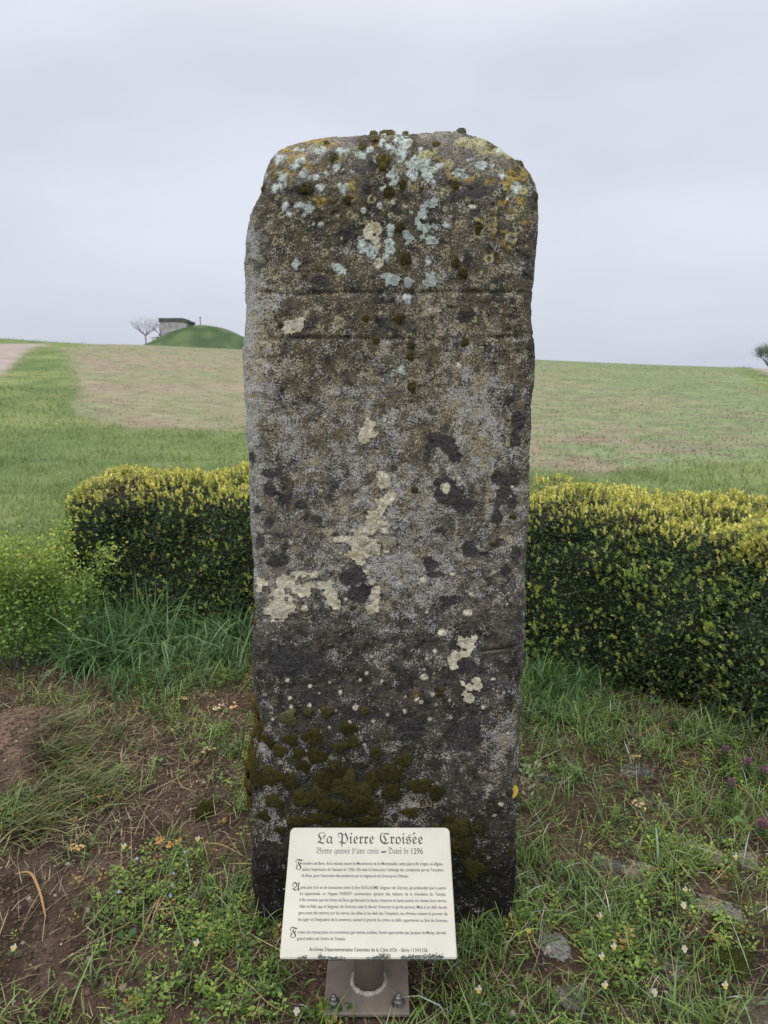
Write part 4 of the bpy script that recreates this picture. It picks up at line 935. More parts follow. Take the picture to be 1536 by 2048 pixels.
# ------------------------------------------------------------------ grasses and ground cover
def blades(P, H, Wd, azm, th0, kap, cb, ct, nseg=4, r=rng):
    n = len(P); t = np.linspace(0, 1, nseg+1); H = np.broadcast_to(H, (n,)); ds = (H/nseg)[:, None]
    th = th0[:, None]+kap[:, None]*t[None, :]; thm = (th[:, 1:]+th[:, :-1])/2
    hx = np.concatenate([np.zeros((n, 1)), np.cumsum(np.sin(thm)*ds, 1)], 1); hz = np.concatenate([np.zeros((n, 1)), np.cumsum(np.cos(thm)*ds, 1)], 1)
    hz = np.where(hz < 0, hz*.15, hz)
    C = P[:, None, :] + np.stack([hx*np.sin(azm)[:, None], hx*np.cos(azm)[:, None], hz], -1)
    tw = azm+math.pi/2+r.normal(0, .5, n); side = np.stack([np.sin(tw), np.cos(tw), r.normal(0, .25, n)], -1)
    w = (np.broadcast_to(Wd, (n,))[:, None]*.5)*np.array([.75]+[1-(k/nseg)**1.8 for k in range(1, nseg+1)])[None, :]
    Lf = C - side[:, None]*w[..., None]; Rt = C + side[:, None]*w[..., None]
    m = nseg; V = np.concatenate([np.stack([Lf[:, :m], Rt[:, :m]], 2).reshape(n, 2*m, 3), C[:, m:m+1]], 1)
    nv = 2*m+1; fb = []
    for k in range(m-1): fb += [(2*k, 2*k+1, 2*k+3), (2*k, 2*k+3, 2*k+2)]
    fb.append((2*m-2, 2*m-1, 2*m)); fb = np.array(fb)
    F = (np.arange(n)[:, None, None]*nv+fb[None]).reshape(-1, 3)
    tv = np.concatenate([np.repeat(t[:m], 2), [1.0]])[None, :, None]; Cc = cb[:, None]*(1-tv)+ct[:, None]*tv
    return V.reshape(-1, 3), F, Cc.reshape(-1, 3)
def scatter(n, xr, yr, dens, r=rng, logy=False):
    X = r.uniform(*xr, n)
    Y = np.exp(r.uniform(math.log(yr[0]), math.log(yr[1]), n)) if logy else r.uniform(*yr, n)
    if logy: X = X*Y
    Z = height(X, Y); px, py = topix(X, Y, Z); d = dens(px, py, X, Y); k = r.random(n) < d
    return np.stack([X, Y, Z], 1)[k], px[k], py[k]
def G(px, py, cx, cy, rx, ry): return np.exp(-((px-cx)/rx)**2-((py-cy)/ry)**2)
def bare(px, py, X, Y):
    """0..1 how bare the bed is"""
    b = 1.0*G(px, py, 0, 1485, 105, 85)+.8*G(px, py, 465, 1415, 40, 25)+.75*G(px, py, 280, 1510, 130, 50)+.7*G(px, py, 400, 1600, 90, 60)+.95*G(px, py, 120, 1790, 170, 110)
    b += .8*G(px, py, 60, 1960, 160, 90)+.6*G(px, py, 260, 1900, 90, 60)+.5*G(px, py, 220, 1650, 140, 40)+.8*G(px, py, 110, 1350, 60, 40)+.5*G(px, py, 740, 1960, 200, 60)
    b += .55*ss(.46, .62, fbm(X*5, Y*5, o=2, seed=120)) + .22*(px < 760)
    b += .5*ss(0, 1, (1460-py)/60)*(px > 1130)*(py > 1330)
    b += .5*G(px, py, 1290, 1545, 70, 30)+.5*G(px, py, 1330, 1640, 70, 50)+.6*G(px, py, 1110, 1900, 50, 90)+.4*G(px, py, 1265, 1745, 50, 40)+.6*G(px, py, 1500, 2010, 80, 50)+.4*G(px, py, 1450, 1830, 60, 40)
    b = np.maximum(b, 2*np.exp(-(((X+1.50)/.30)**2+((Y-2.68)/.30)**2)**1.5))
    return np.clip(b, 0, 1)*np.where(b > .99, 1.08, 1)
def in_stone(X, Y): return (np.abs(X-.0) < .30) & (Y > 1.73) & (Y < 2.06) | (np.abs(X+.04) < .10) & (np.abs(Y-1.53) < .085)
def under_hedge(X, Y): return Y > np.interp(X, [-3, -1.95, -1.9, -1.3, -.6, 0, .6, 1.05, 1.4, 1.45, 1.85, 2.3, 3], [9, 9, 4.2, 4.12, 4.08, 3.95, 3.75, 3.45, 3.1, 2.8, 2.6, 2.45, 2.3])+.02
def bed_ok(X, Y): return ~in_stone(X, Y) & ~under_hedge(X, Y)
def greens(n, r, lo=(.055, .085, .025), hi=(.15, .215, .055)):
    c = lerp(np.array(lo), np.array(hi), r.random((n, 1))); return c
all_V = []
def put(name, sets, m, label, cat, kind='stuff'):
    a = Acc()
    for V, F, C_ in sets: a.add(V, F, C_)
    o = a.build(name, None, m); tag(o, label, cat, kind=kind); return o
r = np.random.default_rng(77)
clp = lambda X, Y, f=7, s=130: ss(.38, .68, fbm(X*f, Y*f, o=2, seed=s))
# short turf
P, px, py = scatter(230000, (-2.4, 2.6), (1.05, 4.3), lambda px, py, X, Y: (1-.93*bare(px, py, X, Y))*bed_ok(X, Y)*(.20+.80*clp(X, Y))*np.where(px > 760, 1.0, .60)*(np.abs(px-768) < 900)*(1.0-.25*ss(2.4, 3.6, Y)), r)
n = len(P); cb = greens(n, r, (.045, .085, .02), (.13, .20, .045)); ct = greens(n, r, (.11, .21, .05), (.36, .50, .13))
dew_glint = (r.random(n) < .07) & (px > 560); ct[dew_glint] = c3(.58, .66, .60); cb[dew_glint] = c3(.20, .26, .18); br = r.random(n) < .12; ct[br] = c3(.30, .25, .13); cb[br] = c3(.16, .12, .07)  # some blades whitened: glints of the dew painted into their colour
print('turf', n)
wide = r.random(n) < .22; ct[wide] = ct[wide]*1.15+.02
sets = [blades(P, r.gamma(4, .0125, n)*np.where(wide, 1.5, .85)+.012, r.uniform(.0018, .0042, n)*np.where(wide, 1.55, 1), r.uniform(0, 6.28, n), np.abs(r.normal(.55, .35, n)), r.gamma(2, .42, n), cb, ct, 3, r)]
# clumps of longer grass
def clump(px, py, n, H, spread, lean_az=None, w=.0052, th=.45, kap=1.2, col=None, r=r):
    g_ = ground(px, py); P = np.array(g_)+np.c_[r.normal(0, spread, n), r.normal(0, spread, n), np.zeros(n)]; P[:, 2] = height(P[:, 0], P[:, 1])
    az_ = r.uniform(0, 6.28, n) if lean_az is None else r.normal(lean_az, .55, n)
    cb = greens(n, r, (.035, .065, .02), (.07, .12, .035)); ct = greens(n, r, (.13, .24, .06), (.32, .46, .13)) if col is None else lerp(np.array(col[0]), np.array(col[1]), r.random((n, 1)))
    return blades(P, r.uniform(.5, 1.05, n)*H, r.uniform(.7, 1.2, n)*w, az_, np.abs(r.normal(th, .2, n)), r.gamma(3, kap/3, n), cb, ct, 5, r)
for px_, py_, n, H, sp_ in ((1240, 1640, 60, .10, .05), (1150, 1560, 90, .11, .04), (1190, 1500, 70, .12, .04), (1160, 1450, 60, .14, .03), (1090, 1480, 90, .09, .06), (1080, 1620, 80, .09, .05),
                            (1150, 1770, 90, .10, .05), (1190, 1790, 60, .09, .04), (1260, 1860, 80, .08, .05), (1330, 1900, 90, .08, .05), (1400, 1480, 80, .14, .05), (1440, 1440, 70, .14, .05), (1490, 1450, 90, .16, .05),
                            (1500, 1560, 70, .14, .04), (940, 1890, 110, .11, .04), (985, 1870, 70, .08, .03), (1340, 1780, 70, .08, .05), (1060, 1720, 90, .08, .05), (1230, 1990, 110, .08, .06), (1100, 2030, 90, .07, .06), (1450, 2000, 80, .07, .05), (960, 2030, 120, .07, .05),
                            (495, 1590, 70, .07, .04), (470, 1500, 80, .08, .04), (430, 1470, 60, .08, .04), (440, 1790, 80, .08, .04), (530, 1840, 90, .10, .03), (470, 1860, 60, .09, .05), (160, 1700, 50, .07, .05), (230, 1850, 70, .08, .04), (30, 1640, 90, .08, .06), (110, 1620, 60, .08, .05),
                            (340, 1400, 70, .10, .05), (400, 1350, 90, .10, .08), (300, 1370, 60, .12, .05), (200, 1950, 60, .08, .05), (380, 1960, 90, .07, .06), (550, 1960, 60, .07, .04), (600, 2030, 60, .06, .05)):
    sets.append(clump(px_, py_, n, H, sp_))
# lodged grass left
for px_, py_, az_ in ((110, 1470, 1.3), (90, 1510, 1.5), (120, 1555, 1.4), (60, 1600, 1.6), (170, 1590, 1.2), (30, 1660, 1.7)):
    sets.append(clump(px_, py_, 60, .20, .05, lean_az=az_, w=.0062, th=.9, kap=.9, col=((.11, .18, .05), (.36, .38, .15))))
    sets.append(clump(px_, py_+12, 45, .20, .05, lean_az=az_-.1, w=.0044, th=1.05, kap=.7, col=((.30, .22, .10), (.55, .44, .24))))
put('grass', sets, M_grass, 'short wet grass growing over the planted bed round the stone', 'grass')
# tall grass at the foot of the hedges
sets = []
for i in range(85):
    px_ = r.uniform(150, 500); sets.append(clump(px_, 1290+r.normal(0, 18)-.05*px_+ (30 if px_ < 260 else 0), 30, r.uniform(.26, .44)*(1.2 if 170 < px_ < 340 else .78), .05, w=.0088, th=.28, kap=1.9, col=((.12, .26, .09), (.30, .48, .22))))
for i in range(22):
    px_ = r.uniform(1060, 1230); sets.append(clump(px_, 1365+r.normal(0, 14), 26, r.uniform(.16, .30)*(1 if px_ < 1160 else .7), .04, w=.007, th=.3, kap=1.5, col=((.09, .21, .07), (.22, .40, .14))))
for i in range(60):
    px_ = r.uniform(230, 505); sets.append(clump(px_, r.uniform(1300, 1385)-.08*(px_-230), 26, r.uniform(.10, .20), .07, w=.0055, th=.4, kap=1.6, col=((.10, .21, .06), (.24, .40, .13))))
for i in range(34):
    px_ = r.uniform(1050, 1230); sets.append(clump(px_, r.uniform(1390, 1450), 24, r.uniform(.09, .18), .07, w=.0055, th=.4, kap=1.5, col=((.10, .21, .06), (.24, .40, .13))))
for i in range(26):
    px_ = r.uniform(1240, 1580); sets.append(clump(px_, 1430+.12*(px_-1240)+r.normal(0, 12), 14, r.uniform(.10, .24), .05, w=.005, th=.3, kap=1.3, col=((.07, .11, .04), (.24, .25, .12))))
put('tall_grass', sets, M_grass, 'tall lush dark green grass at the foot of the hedge', 'grass')
# straw
sd_ = lambda px, py, X, Y: bed_ok(X, Y)*(1-np.clip(1.6*np.exp(-(((X+1.50)/.30)**2+((Y-2.68)/.30)**2)**1.5), 0, .97))*(.22+.6*G(px, py, 330, 1530, 200, 90)+.7*G(px, py, 100, 1640, 160, 80)+.5*G(px, py, 1420, 1400, 130, 60)+.8*G(px, py, 900, 1870, 180, 60)+.5*G(px, py, 120, 1370, 90, 60)+.4*G(px, py, 350, 1850, 200, 120))*(np.abs(px-768) < 850)
P, px, py = scatter(25000, (-2.2, 2.4), (1.05, 3.9), sd_, r); n = len(P); P[:, 2] += r.uniform(0, .012, n)
cb = lerp(c3(.16, .10, .06), c3(.58, .46, .28), r.random((n, 1))); ct = lerp(c3(.24, .175, .10), c3(.60, .52, .33), r.random((n, 1)))
put('dry_straw', [blades(P, r.gamma(3, .020, n)+.02, r.uniform(.0012, .0032, n), r.normal(1.2, 1.5, n), r.normal(1.38, .16, n), r.normal(0, .9, n), cb*np.array([.92, 1, .95]), ct*np.array([.92, 1, .95]), 4, r)], M_dry, 'dead straw-coloured grass stalks lying on the soil', 'straw')
# soil crumbs and small stones
P, px, py = scatter(100000, (-2.2, 2.4), (1.05, 3.9), lambda px, py, X, Y: bed_ok(X, Y)*(.15+.7*bare(px, py, X, Y)+.9*G(px, py, 0, 1485, 110, 90)), r); n = len(P)
cc = lerp(c3(.06, .042, .031), c3(.20, .14, .10), r.random((n, 1))**1.2*(.62+.75*np.exp(-(((P[:, 0]+1.5)/.32)**2+((P[:, 1]-2.68)/.32)**2))[:, None])); st = r.random(n) < .03; cc[st] = c3(.30, .26, .21)
tag(bits('soil_crumbs', P, r.gamma(2, .0019, n)+.0014, cc, None, M_soilc, .7), 'small crumbs of brown soil and grit scattered over the bed', 'soil', kind='stuff')
P, px, py = scatter(60000, (-1.6, 2.2), (1.05, 3.7), lambda px, py, X, Y: bed_ok(X, Y)*np.where(px > 760, .75, .22)*(np.abs(px-768) < 850), r); n = len(P); P[:, 2] += r.uniform(0, .012, n)
V, F = leaf_geo(P, unit(rdir(n, r)+np.array([0, 0, .8])), rdir(n, r), r.uniform(.004, .011, n), r.uniform(.0015, .004, n)); cc = lerp(c3(.05, .045, .018), c3(.17, .16, .055), r.random((n, 1)))
br = r.random(n) < .3; cc[br] = lerp(c3(.07, .045, .03), c3(.30, .20, .12), r.random((br.sum(), 1))); 
o = link('thatch', mesh_np('thatch', V, F, np.repeat(cc, 4, 0)), None, M_moss); tag(o, 'matted olive and brown plant debris between the grass roots', 'plant debris', kind='stuff')
# small leafy weeds
P, px, py = scatter(21000, (-2.2, 2.4), (1.05, 3.7), lambda px, py, X, Y: bed_ok(X, Y)*(.10+.9*(1-bare(px, py, X, Y)))*clp(X, Y, 5, 140)*.8*(np.abs(px-768) < 850), r)
ex = []
for cx_, cy_, nn2, sx in ((330, 1740, 60, .07), (350, 1790, 60, .07), (440, 1870, 50, .05), (230, 1790, 40, .05), (540, 1760, 40, .03), (490, 1990, 70, .06), (1320, 1690, 60, .05), (1450, 1870, 60, .05), (1240, 1930, 60, .06), (1030, 1840, 20, .02), (1390, 1400, 50, .06), (420, 1880, 60, .05),(290,2030,50,.05),(1170,1420,60,.08),(1310,1800,50,.05),(660,2035,30,.02)):
    g_ = ground(cx_, cy_); q = np.c_[r.normal(g_.x, sx, nn2), r.normal(g_.y, sx, nn2)]; ex.append(np.c_[q, height(q[:, 0], q[:, 1])])
P = np.vstack([P]+ex); P = P[bed_ok(P[:, 0], P[:, 1])]; n = len(P); k = 9
kk = np.tile(np.arange(k), n); Pr = np.repeat(P, k, 0); hgt = np.repeat(r.uniform(.008, .045, n), k); an = kk*2.4+np.repeat(r.random(n)*6.28, k)
out_ = np.stack([np.cos(an), np.sin(an), np.zeros(n*k)], 1); Pr = Pr+out_*(.003+.004*r.random((n*k, 1)))+np.c_[np.zeros(n*k), np.zeros(n*k), hgt*(kk+1)/k]
up = unit(out_+np.array([0, 0, .35])+r.normal(size=(n*k, 3))*.25); nn_ = unit(np.cross(np.cross(up, [0, 0, 1.0]), up)); sz = np.repeat(r.uniform(.004, .0135, n), k)*r.uniform(.7, 1.2, n*k)
V, F = leaf_geo(Pr, nn_, up, sz*1.25, sz*.85); base_ = lerp(c3(.07, .14, .03), c3(.30, .42, .08), r.random((n, 1))**1.3); yl = r.random(n) < .06; base_[yl] = c3(.34, .24, .07)
C_ = np.repeat(np.repeat(base_, k, 0)*r.uniform(.75, 1.25, (n*k, 1)), 4, 0)
o = link('ground_weeds', mesh_np('ground_weeds', V, F, C_), None, M_leaf); tag(o, 'small green leafy weeds creeping between the grass blades', 'weeds', kind='stuff')
# leaf litter
ld = lambda px, py, X, Y: bed_ok(X, Y)*(.05+.9*G(px, py, 430, 1405, 60, 40)+.5*G(px, py, 360, 1400, 90, 40)+.8*G(px, py, 1130, 1500, 60, 40)+.6*G(px, py, 1230, 1520, 50, 20)+.5*G(px, py, 1180, 1440, 90, 30)+.25*G(px, py, 340, 1700, 120, 60)+.5*G(px, py, 1400, 1450, 90, 40)+.4*G(px,py,640,1950,60,30))
P, px, py = scatter(16000, (-2, 2.2), (1.05, 3.8), ld, r); n = len(P); P[:, 2] += r.uniform(.002, .012, n)
nn_ = unit(np.array([0, 0, 1.0])+r.normal(size=(n, 3))*.4); up = unit(np.cross(nn_, rdir(n, r))); L = r.uniform(.006, .015, n)
V, F = leaf_geo(P, nn_, up, L, L*.55); C_ = lerp(c3(.28, .14, .05), c3(.58, .42, .20), r.random((n, 1)))
o = link('leaf_litter', mesh_np('leaf_litter', V, F, np.repeat(C_, 4, 0)), None, M_dry); tag(o, 'fallen orange and tan box leaves scattered on the bed', 'leaf litter', kind='stuff')

# meadow and far vegetation
def nof(px, py, X, Y):
    j = (fbm(X*.45, Y*.45, o=3, seed=21)-.5); rr = np.hypot(X, Y); s1 = np.clip(20/rr, .15, 1)
    f = inpoly(px+j*60*s1, py+j*26*np.clip(20/rr, .1, 1), FIELD) & (rr > 8); t = (inpoly(px, py, TRACK) & (py > 687)) | inpoly(px, py, TRACK_B)
    return f, t
hback = lambda X, Y: Y > np.interp(X, [-3, -2.1, -2.0, -1.5, -.6, 0, .6, 1.2, 1.7, 2.2, 3], [3.3, 3.5, 4.95, 4.95, 4.9, 4.75, 4.5, 4.15, 3.8, 3.35, 3.1])
def md(px, py, X, Y):
    f, t = nof(px, py, X, Y); return (~f & ~t & hback(X, Y)).astype(float)*(.35+.65*ss(.3, .6, fbm(X*1.3, Y*1.3, o=2, seed=150)))
P, px, py = scatter(95000, (-.64, .64), (3.3, 26), md, r, True); n = len(P); Yd = P[:, 1]
nz = fbm(P[:, 0]*.9, P[:, 1]*.9, o=3, seed=151)[:, None]
cb = lerp(c3(.12, .185, .055), c3(.18, .24, .075), nz); ct = lerp(c3(.21, .31, .085), c3(.37, .43, .15), ss(.3, .7, nz)+.3*r.normal(size=(n, 1))*.4); y_ = r.random(n) < .07; ct[y_] = c3(.42, .40, .17)
print('meadow', n)
sets = [blades(P, (.035+.085*r.random(n)*(.5+nz[:, 0]))*(1+.02*Yd), .0045*(1+Yd*.16), r.uniform(0, 6.28, n), np.abs(r.normal(.3, .25, n)), r.gamma(2, .4, n), cb, ct, 2, r)]
P, px, py = scatter(26000, (-.64, .62), (26, 84), md, r, True); n = len(P); nz = fbm(P[:, 0]*.4, P[:, 1]*.4, o=3, seed=152)[:, None]
cb = lerp(c3(.14, .20, .07), c3(.19, .25, .09), nz); ct = lerp(c3(.17, .25, .085), c3(.26, .33, .12), nz)
sets.append(blades(P, r.uniform(.035, .12, n)*np.where(P[:, 1] > 62, 2.2, 1), r.uniform(.015, .04, n), r.uniform(0, 6.28, n), np.abs(r.normal(.2, .2, n)), r.gamma(2, .3, n), cb, ct, 2, r))
put('meadow_grass', sets, M_grass, 'bright green meadow grass between the hedge and the ploughed field', 'grass')
def sd2(px, py, X, Y):
    f, t = nof(px, py, X, Y); row = .5+.5*np.sin((X*.86+Y*.5)*2*math.pi/1.3)
    return f.astype(float)*(.12+.55*row*ss(.35, .6, fbm(X*.5, Y*.5, o=2, seed=160))+.35*ss(-2, 10, X))*ss(.1, .5, vn(X*2, Y*2, seed=161)+.2)
P, px, py = scatter(60000, (-.52, .55), (9, 70), sd2, r, True); n = len(P)
ct = greens(n, r, (.13, .19, .085), (.24, .30, .14)); cb = ct*.8
put('crop_seedlings', [blades(P, r.uniform(.03, .08, n)*(1+.012*P[:, 1]), r.uniform(.008, .016, n)*(1+P[:, 1]*.03), r.uniform(0, 6.28, n), np.abs(r.normal(.5, .3, n)), r.gamma(2, .4, n), cb, ct, 2, r)], M_grass, 'thin green seedlings sprouting in rows across the brown field', 'seedlings')
P, px, py = scatter(9000, (-.5, .5), (9, 40), lambda px, py, X, Y: nof(px, py, X, Y)[0].astype(float)*ss(30, 10, Y)*1.0, r, True); n = len(P)
cc = lerp(c3(.22, .165, .125), c3(.36, .285, .21), r.random((n, 1)))
tag(bits('soil_clods', P, r.gamma(2, .007, n)+.006, cc, None, M_soilc, .7), 'brown clods of earth strewn on the near field edge', 'soil', kind='stuff')

# ------------------------------------------------------------------ half-buried rocks
def rock(px, py, rx, ry, h, rot, colr, label, seed, emb=.55):
    g_ = ground(px, py); n1, n2 = 40, 22
    a, b = np.meshgrid(np.arange(n1)/n1*2*math.pi, np.linspace(-math.pi/2, math.pi/2, n2), indexing='ij')
    q = np.stack([np.cos(b)*np.cos(a), np.cos(b)*np.sin(a), np.sin(b)], -1).reshape(-1, 3)
    m_ = (np.abs(q)**3.2).sum(1)**(1/3.2); q = q/m_[:, None]; q[:, 2] = np.sign(q[:, 2])*np.abs(q[:, 2])**.6
    d = 1+(fbm(q[:, 0]*1.6+seed, q[:, 1]*1.6, q[:, 2]*1.6, 3, 170)-.5)*.55+(fbm(q[:, 0]*7+seed, q[:, 1]*7, q[:, 2]*7, 3, 171)-.5)*.16
    q = q*d[:, None]*np.array([rx, ry, h]); c_, s_ = math.cos(rot), math.sin(rot); q = np.stack([q[:, 0]*c_-q[:, 1]*s_, q[:, 0]*s_+q[:, 1]*c_, q[:, 2]], 1)
    nz = fbm(q[:, 0]*30+seed, q[:, 1]*30, q[:, 2]*30, 4, 172)[:, None]; cc = np.array(colr)*(.42+.62*nz); nl = vn(q[:, 0]*120, q[:, 1]*120, q[:, 2]*120, 173)[:, None]
    cc = lerp(cc, c3(.38, .37, .33), .7*ss(.72, .8, nl)); cc = lerp(cc, c3(.30, .24, .09), .5*ss(.64, .7, fbm(q[:, 0]*22+seed, q[:, 1]*22, q[:, 2]*22, 2, 174)[:, None]))
    I = np.arange(n1*n2).reshape(n1, n2); I2 = np.roll(I, -1, 0); f = np.stack([I[:, :-1], I2[:, :-1], I2[:, 1:], I[:, 1:]], -1).reshape(-1, 4)
    o = link('embedded_rock', mesh_np('embedded_rock', q, f, cc, smooth=True), None, M_rock); o.location = (g_.x, g_.y, g_.z-h*.90); return tag(o, label, 'rock', 'rocks half buried in the bed')
rock(1108, 1888, .045, .062, .030, .35, (.26, .26, .25), 'pale grey flat rock just right of the foot of the standing stone', 1)
rock(1128, 1990, .060, .050, .026, -.3, (.16, .155, .14), 'grey rock showing below the pale flat one by the stone foot', 2)
rock(1285, 1742, .055, .060, .030, .5, (.24, .19, .15), 'pinkish brown rock between grass tufts in the middle of the right bed', 3)
rock(1222, 1722, .05, .055, .026, .2, (.11, .105, .10), 'dark grey rock beside the pinkish brown rock', 4)
rock(1320, 1615, .10, .070, .034, -.6, (.12, .10, .08), 'long dark brown rock slab crossed by a dry stalk', 5)
rock(1285, 1540, .085, .050, .025, -.3, (.075, .075, .075), 'blackish flat rock under the fallen orange leaves', 6)
rock(1096, 1548, .06, .05, .024, .1, (.06, .06, .063), 'small blackish rock beside the pale leaf sprig', 7)
rock(1395, 1700, .085, .05, .032, -.5, (.27, .21, .17), 'light brown rough rock near the round-leaved weed', 8)
rock(1440, 1812, .09, .045, .028, -.5, (.20, .19, .17), 'grey rock just above the round moss cushions', 9)
rock(1500, 2015, .095, .07, .04, -.3, (.10, .085, .06), 'dark rock with rusty lichen in the corner of the bed', 10)
rock(1350, 1935, .05, .04, .022, .3, (.15, .14, .12), 'small brown rock among violas right of the plaque', 11)
rock(1500, 1720, .06, .045, .03, .2, (.24, .19, .16), 'pinkish rock at the edge of the bed under the dead-nettles', 12)
rock(445, 1828, .038, .034, .018, .2, (.10, .10, .10), 'small dark rock left of the foot of the standing stone', 13)
rock(515, 1985, .07, .05, .02, 0, (.13, .12, .10), 'flat grimy rock left of the plaque base plate', 14)
rock(1180, 1870, .05, .04, .02, .8, (.14, .13, .11), 'low brown rock between the pale flat rock and the violas', 15)

# moss cushions on the ground
def ground_moss(px, py, rx, ry, label, cols):
    g_ = ground(px, py); o_ = empty('moss_cushion', g_, label, 'moss', 'moss cushions on the soil'); n = 2200
    a = r.random(n)*6.28; q = np.sqrt(r.random(n)); w = 1+.2*np.sin(3*a+px); X = q*np.cos(a)*rx*w; Y = q*np.sin(a)*ry*w; h = .6*min(rx, ry)*np.sqrt(1-q*q*.9)
    B = np.stack([X, Y, h*(.75+.4*vn(X*120, Y*120, seed=180))], 1); d = unit(np.c_[X/rx*.5, Y/ry*.5, np.ones(n)]+r.normal(size=(n, 3))*.5); L = r.uniform(.003, .006, n)[:, None]; sd3 = unit(np.cross(d, rdir(n, r)))*.0011
    T_ = np.stack([B-sd3, B+sd3, B+d*L], 1).reshape(-1, 3); ct = lerp(np.array(cols[0]), np.array(cols[1]), r.random((n, 1))); C_ = np.stack([ct*.6, ct*.6, ct*1.2], 1).reshape(-1, 3)
    K, J = 6, 18; rr, aa = np.meshgrid(np.linspace(.02, 1.05, K), np.arange(J)/J*6.283, indexing='ij'); rr = rr.ravel(); aa = aa.ravel(); w = 1+.2*np.sin(3*aa+px)
    D = np.stack([rr*np.cos(aa)*rx*w, rr*np.sin(aa)*ry*w, .6*min(rx, ry)*np.sqrt(np.clip(1-rr**2*.9, 0, 1))*.95], 1); D[rr > 1, 2] = -.01
    I = np.arange(K*J).reshape(K, J); f = np.stack([I[:-1], np.roll(I[:-1], -1, 1), np.roll(I[1:], -1, 1), I[1:]], -1).reshape(-1, 4)
    link('cushion', mesh_np('cushion', D, f, np.tile(np.array(cols[0])*.6, (len(D), 1)), smooth=True), o_, M_moss); t = link('moss_tips', mesh_np('moss_tips', T_, np.arange(n*3).reshape(-1, 3), C_), o_, M_moss); t['kind'] = 'stuff'
ground_moss(1447, 1850, .034, .028, 'small round olive moss cushion below the grey rock', ((.06, .05, .012), (.17, .14, .035)))
ground_moss(1470, 1925, .055, .042, 'largest olive green moss cushion, in the corner of the bed', ((.05, .055, .012), (.14, .15, .035)))
ground_moss(410, 1622, .035, .050, 'elongated olive moss patch on bare soil left of the stone', ((.05, .05, .012), (.13, .13, .03)))
ground_moss(1432, 1742, .022, .016, 'tiny dark moss cushion between the light brown and pinkish rocks', ((.045, .04, .012), (.10, .085, .02)))

# ------------------------------------------------------------------ small plants and fallen things
def petals(lst, m_name):
    pass
M_petal = mat('petal', attr='Col', rough=.6, transl=.3)
def disc(acc, c, n_, rx, ry, rot, colr, k=9, cup=.2):
    n_ = np.array(n_, float); n_ /= np.linalg.norm(n_); u = np.cross([0, 0, 1.0], n_); 
    if np.linalg.norm(u) < .05: u = np.array([1.0, 0, 0])
    u /= np.linalg.norm(u); v = np.cross(n_, u)
    u2 = u*math.cos(rot)+v*math.sin(rot); v2 = np.cross(n_, u2)
    V = [np.array(c)]+[np.array(c)+u2*rx*math.cos(t)+v2*ry*math.sin(t)+n_*cup*min(rx, ry)*(1) for t in np.arange(k)/k*6.283]
    acc.add(V, [(0, 1+i, 1+(i+1) % k) for i in range(k)], colr)
def viola(px, py, label, h=.05, white=False, sc=1.0):
    g_ = ground(px, py+ (h*FPX/1.75)*.55); o = empty('viola', g_, label, 'flower', 'wild violas in the bed')
    top = np.array([0.004, -.004, h]); V, F = tube_np([(0, 0, 0), (.002, 0, h*.5), top+[0, .006, 0], top], [.0008, .0007, .0006, .0006], 5); a = Acc(); a.add(V, F, (.06, .10, .03)); a.build('stem', o, M_leaf)
    n_ = np.array([.1, -.8, .6]); n_ /= np.linalg.norm(n_); u = np.array([1, 0, 0]); v = np.cross(n_, u); v = v if v[2] > 0 else -v; s = .0050*sc
    cr_ = (.62, .60, .48); vi = (.06, .04, .10) if not white else (.48, .46, .50); ye = (.62, .52, .12)
    for nm_, c_, rx, ry, cl in (('petal', -.5*u+.85*v, .6, .8, vi), ('petal', .5*u+.85*v, .6, .8, cr_), ('petal', -.85*u-.05*v, .85, .7, cr_), ('petal', .85*u-.05*v, .85, .7, cr_), ('petal', -1.0*v, 1.0, 1.05, ye if not white else cr_)):
        a = Acc(); disc(a, top+c_*s+n_*(.0005 if cl != vi else 0), n_, rx*s, ry*s, 0, cl); a.build(nm_, o, M_petal)
    a = Acc(); disc(a, top+n_*.0012, n_, s*.35, s*.35, 0, (.75, .45, .05)); a.build('flower_eye', o, M_petal)
    a = Acc()
    for i in range(7):
        an = i*.9; q = np.array([math.cos(an)*.006, math.sin(an)*.006, .006+i*.003]); V, F = leaf_geo(q[None], np.array([[0, -.3, 1.0]]), unit(np.array([[math.cos(an), math.sin(an), .4]])), np.array([.016]), np.array([.007])); a.add(V, F, (.07, .13, .035))
    a.build('leaves', o, M_leaf)
